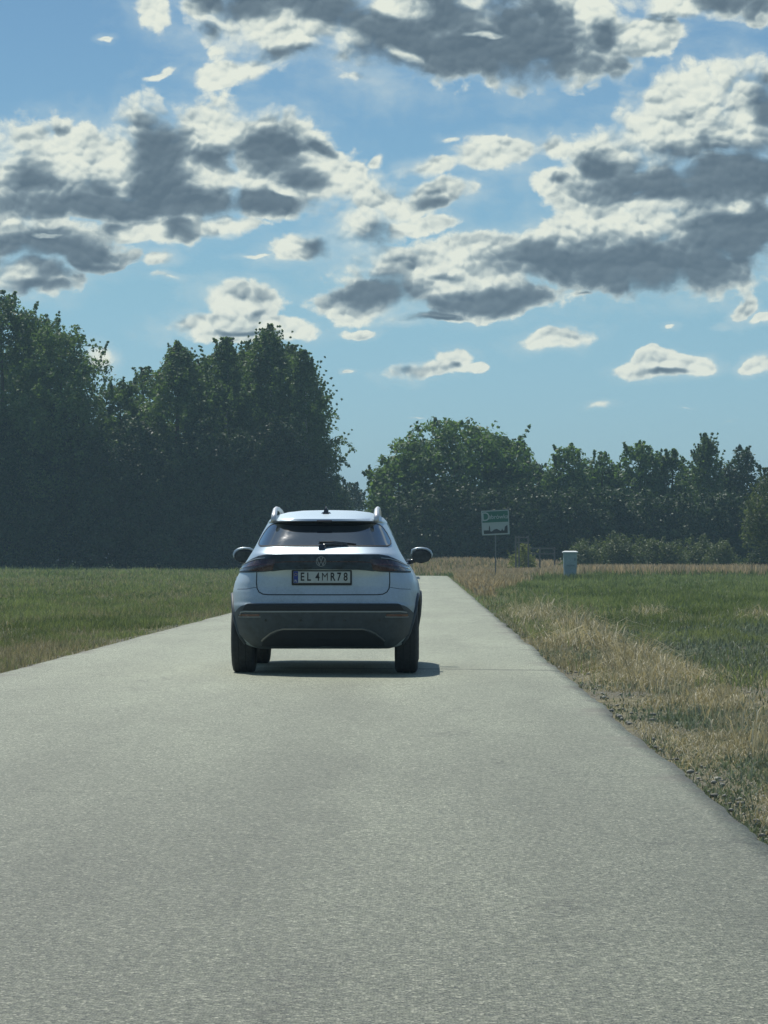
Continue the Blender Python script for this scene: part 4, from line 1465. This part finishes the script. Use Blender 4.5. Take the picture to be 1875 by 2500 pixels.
# recess + number plate
yp = float(rear_y(0, .90)) - .010
bm = bmesh.new()
box(bm, (-.285, yp - .010, .818), (.265, yp + .035, .962), .008)
surround = bm_obj("plate_surround", bm, SEAM, car)
bm = bmesh.new()
box(bm, (-.268, yp - .016, .838), (.250, yp - .0103, .948), .003)
plate = bm_obj("number_plate", bm, PLATEW, car)
bm = bmesh.new()
box(bm, (-.266, yp - .0185, .840), (-.226, yp - .0163, .946))
pb = bm_obj("blue_band", bm, PLATEB, plate)
bm = bmesh.new()
for a_, b2 in (((-.224, .9445), (.248, .9465)), ((-.224, .8395), (.248, .8415))):
    box(bm, (a_[0], yp - .0175, a_[1]), (b2[0], yp - .0162, b2[1]))
bm_obj("plate_border", bm, INK, plate)
for body_, xc_, sz_ in (("E", -.187, .104), ("L", -.128, .104), ("4", -.048, .104), ("M", .019, .104), ("R", .090, .104), ("7", .148, .104), ("8", .208, .104)):
    t = text_obj("plate_character", body_, sz_, INK, plate, (xc_, yp - .0172, .893), (R(90), 0, 0), .74 if body_ != "M" else .80, .0007, .0022 if body_ != "M" else -.0004)
t = text_obj("country_letters", "PL", .030, PLATEW, pb, (-.246, yp - .0190, .857), (R(90), 0, 0), .85, .0004, .0006)
bm = bmesh.new()
for k in range(12):
    a = 2 * math.pi * k / 12
    bmesh.ops.create_cone(bm, cap_ends=True, segments=6, radius1=.0022, radius2=.0022, depth=.001, matrix=Matrix.Translation((-.246 + .012 * math.cos(a), yp - .0190, .918 + .012 * math.sin(a))) @ Matrix.Rotation(R(90), 4, 'X'))
bm_obj("star_ring", bm, simple("yellow_ink", (.6, .45, .03), .5), pb)

# round badge: ring with a V above a W
yb = float(rear_y(0, 1.04)) - .013
badge_c = (-.015, 1.036)
bm = bmesh.new()
N_ = 40
ro, ri = .046, .0415
for k in range(N_):
    a, a2_ = 2 * math.pi * k / N_, 2 * math.pi * (k + 1) / N_
    q = []
    for yy in (yb - .006, yb):
        for rr_, aa in ((ro, a), (ro, a2_), (ri, a2_), (ri, a)):
            q.append(bm.verts.new((badge_c[0] + rr_ * math.cos(aa), yy, badge_c[1] + rr_ * math.sin(aa))))
    bm.faces.new(q[0:4])
    bm.faces.new((q[0], q[1], q[5], q[4]))
    bm.faces.new((q[2], q[3], q[7], q[6]))


def bar2(bm, p, q, w):
    p, q = Vector((p[0], p[1])), Vector((q[0], q[1]))
    d = (q - p).normalized()
    n = Vector((-d.y, d.x)) * w / 2
    c4 = [p + n, q + n, q - n, p - n]
    vs_ = []
    for yy in (yb - .006, yb):
        vs_ += [bm.verts.new((badge_c[0] + c.x, yy, badge_c[1] + c.y)) for c in c4]
    bm.faces.new(vs_[0:4])
    for k in range(4):
        bm.faces.new((vs_[k], vs_[(k + 1) % 4], vs_[4 + (k + 1) % 4], vs_[4 + k]))


for p, q in (((-.019, .044), (-.002, .006)), ((.019, .044), (.002, .006)), ((-.041, .024), (-.019, -.040)), ((-.019, -.040), (-.0045, .0)), ((.041, .024), (.019, -.040)), ((.019, -.040), (.0045, .0))):
    bar2(bm, (p[0] * .88, p[1] * .88), (q[0] * .88, q[1] * .88), .0055)
bmesh.ops.recalc_face_normals(bm, faces=bm.faces)
bm_obj("round_badge", bm, simple("dulled_chrome", (.30, .33, .34), .4, .6), car)

# wiper with its foot on the ledge
bm = bmesh.new()
def wp(x, z, o):
    return (x, float(rear_y(x, z)) - o, z)
tube(bm, [wp(-.02, 1.165, .03), wp(.02, 1.19, .04), wp(.12, 1.20, .035), wp(.22, 1.198, .03)], [.016, .015, .011, .008], 8)
wi = bm_obj("rear_wiper", bm, GLOSSB, car, smooth=True)
bm = bmesh.new()
tube(bm, [wp(-.04, 1.212, .018), wp(.10, 1.216, .022), wp(.30, 1.195, .018)], [.007, .009, .006], 6)
bm_obj("wiper_blade", bm, SEAM, wi, smooth=True)
bm = bmesh.new()
bmesh.ops.create_cone(bm, cap_ends=True, segments=20, radius1=.034, radius2=.028, depth=.04, matrix=Matrix.Translation(wp(-.015, 1.16, .02)) @ Matrix.Rotation(R(60), 4, 'X'))
bm_obj("wiper_cap", bm, GLOSSB, wi, smooth=True, angle=40)
bm = bmesh.new()
tube(bm, [wp(-.05, 1.222, .030), wp(.08, 1.224, .036), wp(.20, 1.212, .032)], .0035, 6)
bm_obj("wiper_edge", bm, CHROME, wi)

# spoiler lip, roof rails, aerial
ribbon("spoiler_edge", dense([(-.43, 1.398), (-.30, 1.4005), (0, 1.4015), (.30, 1.4005), (.43, 1.398)]), .006, .004, SEAM)
bm = bmesh.new()
box(bm, (-.07, .45, 1.4065), (.07, .462, 1.418), .002)
bm_obj("brake_light", bm, REFL, car)
for s in (-1, 1):
    bm = bmesh.new()
    xr = .478
    tube(bm, [(s * xr, .60, 1.415), (s * xr, .70, 1.472), (s * xr, .88, 1.518), (s * (xr + .004), 1.2, 1.540), (s * (xr + .006), 1.7, 1.543), (s * (xr + .004), 2.1, 1.53), (s * xr, 2.3, 1.50), (s * xr, 2.36, 1.44)],
         [.026, .026, .023, .019, .018, .018, .022, .018], 10)
    bmesh.ops.scale(bm, vec=(1, 1, 1), verts=bm.verts)
    bm_obj("roof_rail", bm, RAILM, car, smooth=True)
bm = bmesh.new()
fin = [(.86, 1.480), (.90, 1.535), (.93, 1.556), (.98, 1.556), (1.10, 1.52), (1.16, 1.49)]
for s, hw in ((0, 0),):
    vsL = [bm.verts.new((-.030 * (1.57 - z) / .09, y, z)) for y, z in fin]
    vsR = [bm.verts.new((.030 * (1.57 - z) / .09, y, z)) for y, z in fin]
    for a in range(len(fin) - 1):
        bm.faces.new((vsL[a], vsL[a + 1], vsR[a + 1], vsR[a]))
    bm.faces.new(vsL)
    bm.faces.new(vsR[::-1])
bmesh.ops.create_cone(bm, cap_ends=True, segments=16, radius1=.05, radius2=.035, depth=.014, matrix=Matrix.Translation((0, .95, 1.494)))
bmesh.ops.recalc_face_normals(bm, faces=bm.faces)
bm_obj("roof_aerial", bm, GLOSSB, car)


# side windows and waist seams follow the flank
def flank(name, y0f, y1f, z0_, z1_, s, mat, off=.004, nu=24, nv=8, thick=.01):
    bm = bmesh.new()
    g0, g1 = [], []
    for j in range(nv + 1):
        z = z0_ + (z1_ - z0_) * j / nv
        for i in range(nu + 1):
            y = y0f(z) + (y1f(z) - y0f(z)) * i / nu
            x = float(side_x(y, z))
            g0.append(bm.verts.new((s * (x + off), y, z)))
            g1.append(bm.verts.new((s * (x + off - thick), y, z)))
    W_ = nu + 1
    for j in range(nv):
        for i in range(nu):
            k = j * W_ + i
            bm.faces.new((g0[k], g0[k + 1], g0[k + 1 + W_], g0[k + W_]))
            bm.faces.new((g1[k], g1[k + W_], g1[k + 1 + W_], g1[k + 1]))
    ed = [i for i in range(W_)] + [W_ * (j + 1) - 1 for j in range(1, nv + 1)] + [nv * W_ + i for i in range(nu - 1, -1, -1)] + [W_ * j for j in range(nv - 1, 0, -1)]
    for a, b_ in zip(ed, ed[1:] + ed[:1]):
        bm.faces.new((g0[a], g1[a], g1[b_], g0[b_]))
    bmesh.ops.recalc_face_normals(bm, faces=bm.faces)
    return bm_obj(name, bm, mat, car, smooth=True, angle=40)


for s in (-1, 1):
    flank("side_window", lambda z: .95 + (z - 1.0) * .75, lambda z: 1.58 + 0 * z, 1.03, 1.40, s, GLASS)
    flank("side_window", lambda z: 1.64 + 0 * z, lambda z: 3.02 - (z - 1.03) * 1.65, 1.03, 1.41, s, GLASS)
    flank("window_trim", lambda z: .90 + 0 * z, lambda z: 3.05 + 0 * z, 1.008, 1.022, s, GLOSSB, off=.006)
    flank("door_seam", lambda z: 1.30 + 0 * z, lambda z: 1.308 + 0 * z, .42, 1.0, s, SEAM, off=.0015, nu=1)
    flank("door_seam", lambda z: 2.28 + 0 * z, lambda z: 2.288 + 0 * z, .36, 1.0, s, SEAM, off=.0015, nu=1)
    flank("sill", lambda z: 1.16 + 0 * z, lambda z: 2.90 + 0 * z, .20, .40, s, PLAS, off=.012, thick=.03)
    h_ = flank("door_handle", lambda z: 1.42 + 0 * z, lambda z: 1.62 + 0 * z, .868, .892, s, PAINT, off=.035, nu=4, nv=2, thick=.03)
    # mirror: shell, glass, foot
    bm = bmesh.new()
    r0 = bmesh.ops.create_uvsphere(bm, u_segments=24, v_segments=16, radius=1.0)
    for v in bm.verts:
        x, y, z = v.co
        zz = z * (.078 if z > 0 else .072)
        v.co = Vector((x * .100, (y * .10 if y > 0 else y * .018), zz * (1 - .20 * max(0, x * s))))
        v.co += Vector((s * .895, 2.93, 1.088))
    mi = bm_obj("mirror", bm, GLOSSB, car, smooth=True)
    bm = bmesh.new()
    pts = []
    for k in range(28):
        a = 2 * math.pi * k / 28
        ca, sa = math.cos(a), math.sin(a)
        e_ = .75
        pts.append((s * .893 + .088 * math.copysign(abs(ca) ** e_, ca), 1.083 + .058 * math.copysign(abs(sa) ** e_, sa)))
    flat_poly(bm, pts, 2.902, 2.909)
    bm_obj("mirror_glass", bm, MIRG, mi)
    bm = bmesh.new()   # painted cap, seen as a bright rim along the top
    arc = [(s * (.79 + .0) , 1.108), (s * .80, 1.150), (s * .84, 1.166), (s * .90, 1.169), (s * .95, 1.160), (s * .985, 1.138), (s * 1.000, 1.105), (s * .995, 1.075)]
    tube(bm, [(x, 2.915, z) for x, z in arc], [.006, .010, .011, .011, .011, .010, .008, .004], 8)
    bm_obj("mirror_cap", bm, PAINT, mi, smooth=True)
    bm = bmesh.new()
    tube(bm, [(s * .72, 2.98, 1.02), (s * .80, 2.96, 1.035), (s * .86, 2.95, 1.05)], [.03, .024, .02], 8)
    bm_obj("mirror_foot", bm, GLOSSB, mi, smooth=True)

# wheels, and black arch mouldings
for ay in AX:
    for s in (-1, 1):
        w = bpy.data.objects.new("wheel", None)
        bm = bmesh.new()
        prof = [(.205, -.09), (.235, -.105), (.285, -.108), (.318, -.100), (.334, -.082), (.336, -.04), (.331, -.036), (.331, -.028), (.336, -.024), (.336, .024), (.331, .028), (.331, .036), (.336, .04), (.334, .082), (.318, .100), (.285, .108), (.235, .105), (.205, .09)]
        SG = 56
        rr2 = []
        for k in range(SG):
            a = 2 * math.pi * k / SG
            rr2.append([bm.verts.new((dx_, rad * math.cos(a), rad * math.sin(a))) for rad, dx_ in prof])
        for k in range(SG):
            A_, B_ = rr2[k], rr2[(k + 1) % SG]
            for q in range(len(prof)):
                q2 = (q + 1) % len(prof)
                bm.faces.new((A_[q], A_[q2], B_[q2], B_[q]))
        bmesh.ops.recalc_face_normals(bm, faces=bm.faces)
        ty = bm_obj("wheel", bm, TYRE, car, smooth=True, angle=35)
        ty.location = (s * .758, ay, .334)
        bm = bmesh.new()
        bmesh.ops.create_cone(bm, cap_ends=True, segments=40, radius1=.207, radius2=.207, depth=.13, matrix=Matrix.Rotation(R(90), 4, 'Y'))
        for k in range(5):
            a = 2 * math.pi * k / 5
            ca, sa = math.cos(a), math.sin(a)
            p0, p1 = Vector((s * .072, .03 * ca, .03 * sa)), Vector((s * .085, .20 * ca, .20 * sa))
            tube(bm, [p0, p1], [.032, .024], 6)
        bm_obj("rim", bm, ALLOY, ty, smooth=True, angle=35)
        bm = bmesh.new()
        arc = []
        for k in range(25):
            a = R(-8) + R(196) * k / 24
            yy, zz = ay + .392 * math.cos(a), .335 + .392 * math.sin(a)
            arc.append((s * (float(side_x(yy, max(zz, .24))) + .004), yy, max(zz, .24)))
        tube(bm, arc, .020, 6)
        bm_obj("arch_moulding", bm, PLAS, car, smooth=True)

# underside: axle beam, exhaust box, tank, floor
bm = bmesh.new()
tube(bm, [(-.66, .75, .30), (0, .82, .31), (.66, .75, .30)], .035, 10)
bm_obj("axle_beam", bm, WELLM, car, smooth=True)
bm = bmesh.new()
box(bm, (-.30, .28, .285), (.32, .52, .40), .03)
bm_obj("exhaust_box", bm, WELLM, car)

# ------------------------------------------------------------------ summer air: one closed box of thin even haze
hm = bpy.data.materials.new("summer_haze")
hm.use_nodes = True
nt = hm.node_tree
nt.nodes.clear()
ho = nt.nodes.new('ShaderNodeOutputMaterial')
pv = nt.nodes.new('ShaderNodeVolumePrincipled')
pv.inputs['Density'].default_value = HAZE_DENSITY
pv.inputs['Color'].default_value = (0.52, 0.80, 0.95, 1)
pv.inputs['Anisotropy'].default_value = 0.1
nt.links.new(pv.outputs[0], ho.inputs['Volume'])
bm = bmesh.new()
box(bm, (-1300, -1300, -2.0), (1300, 1650, 32))
hz = bm_obj("haze", bm, hm)
hz["kind"] = "stuff"
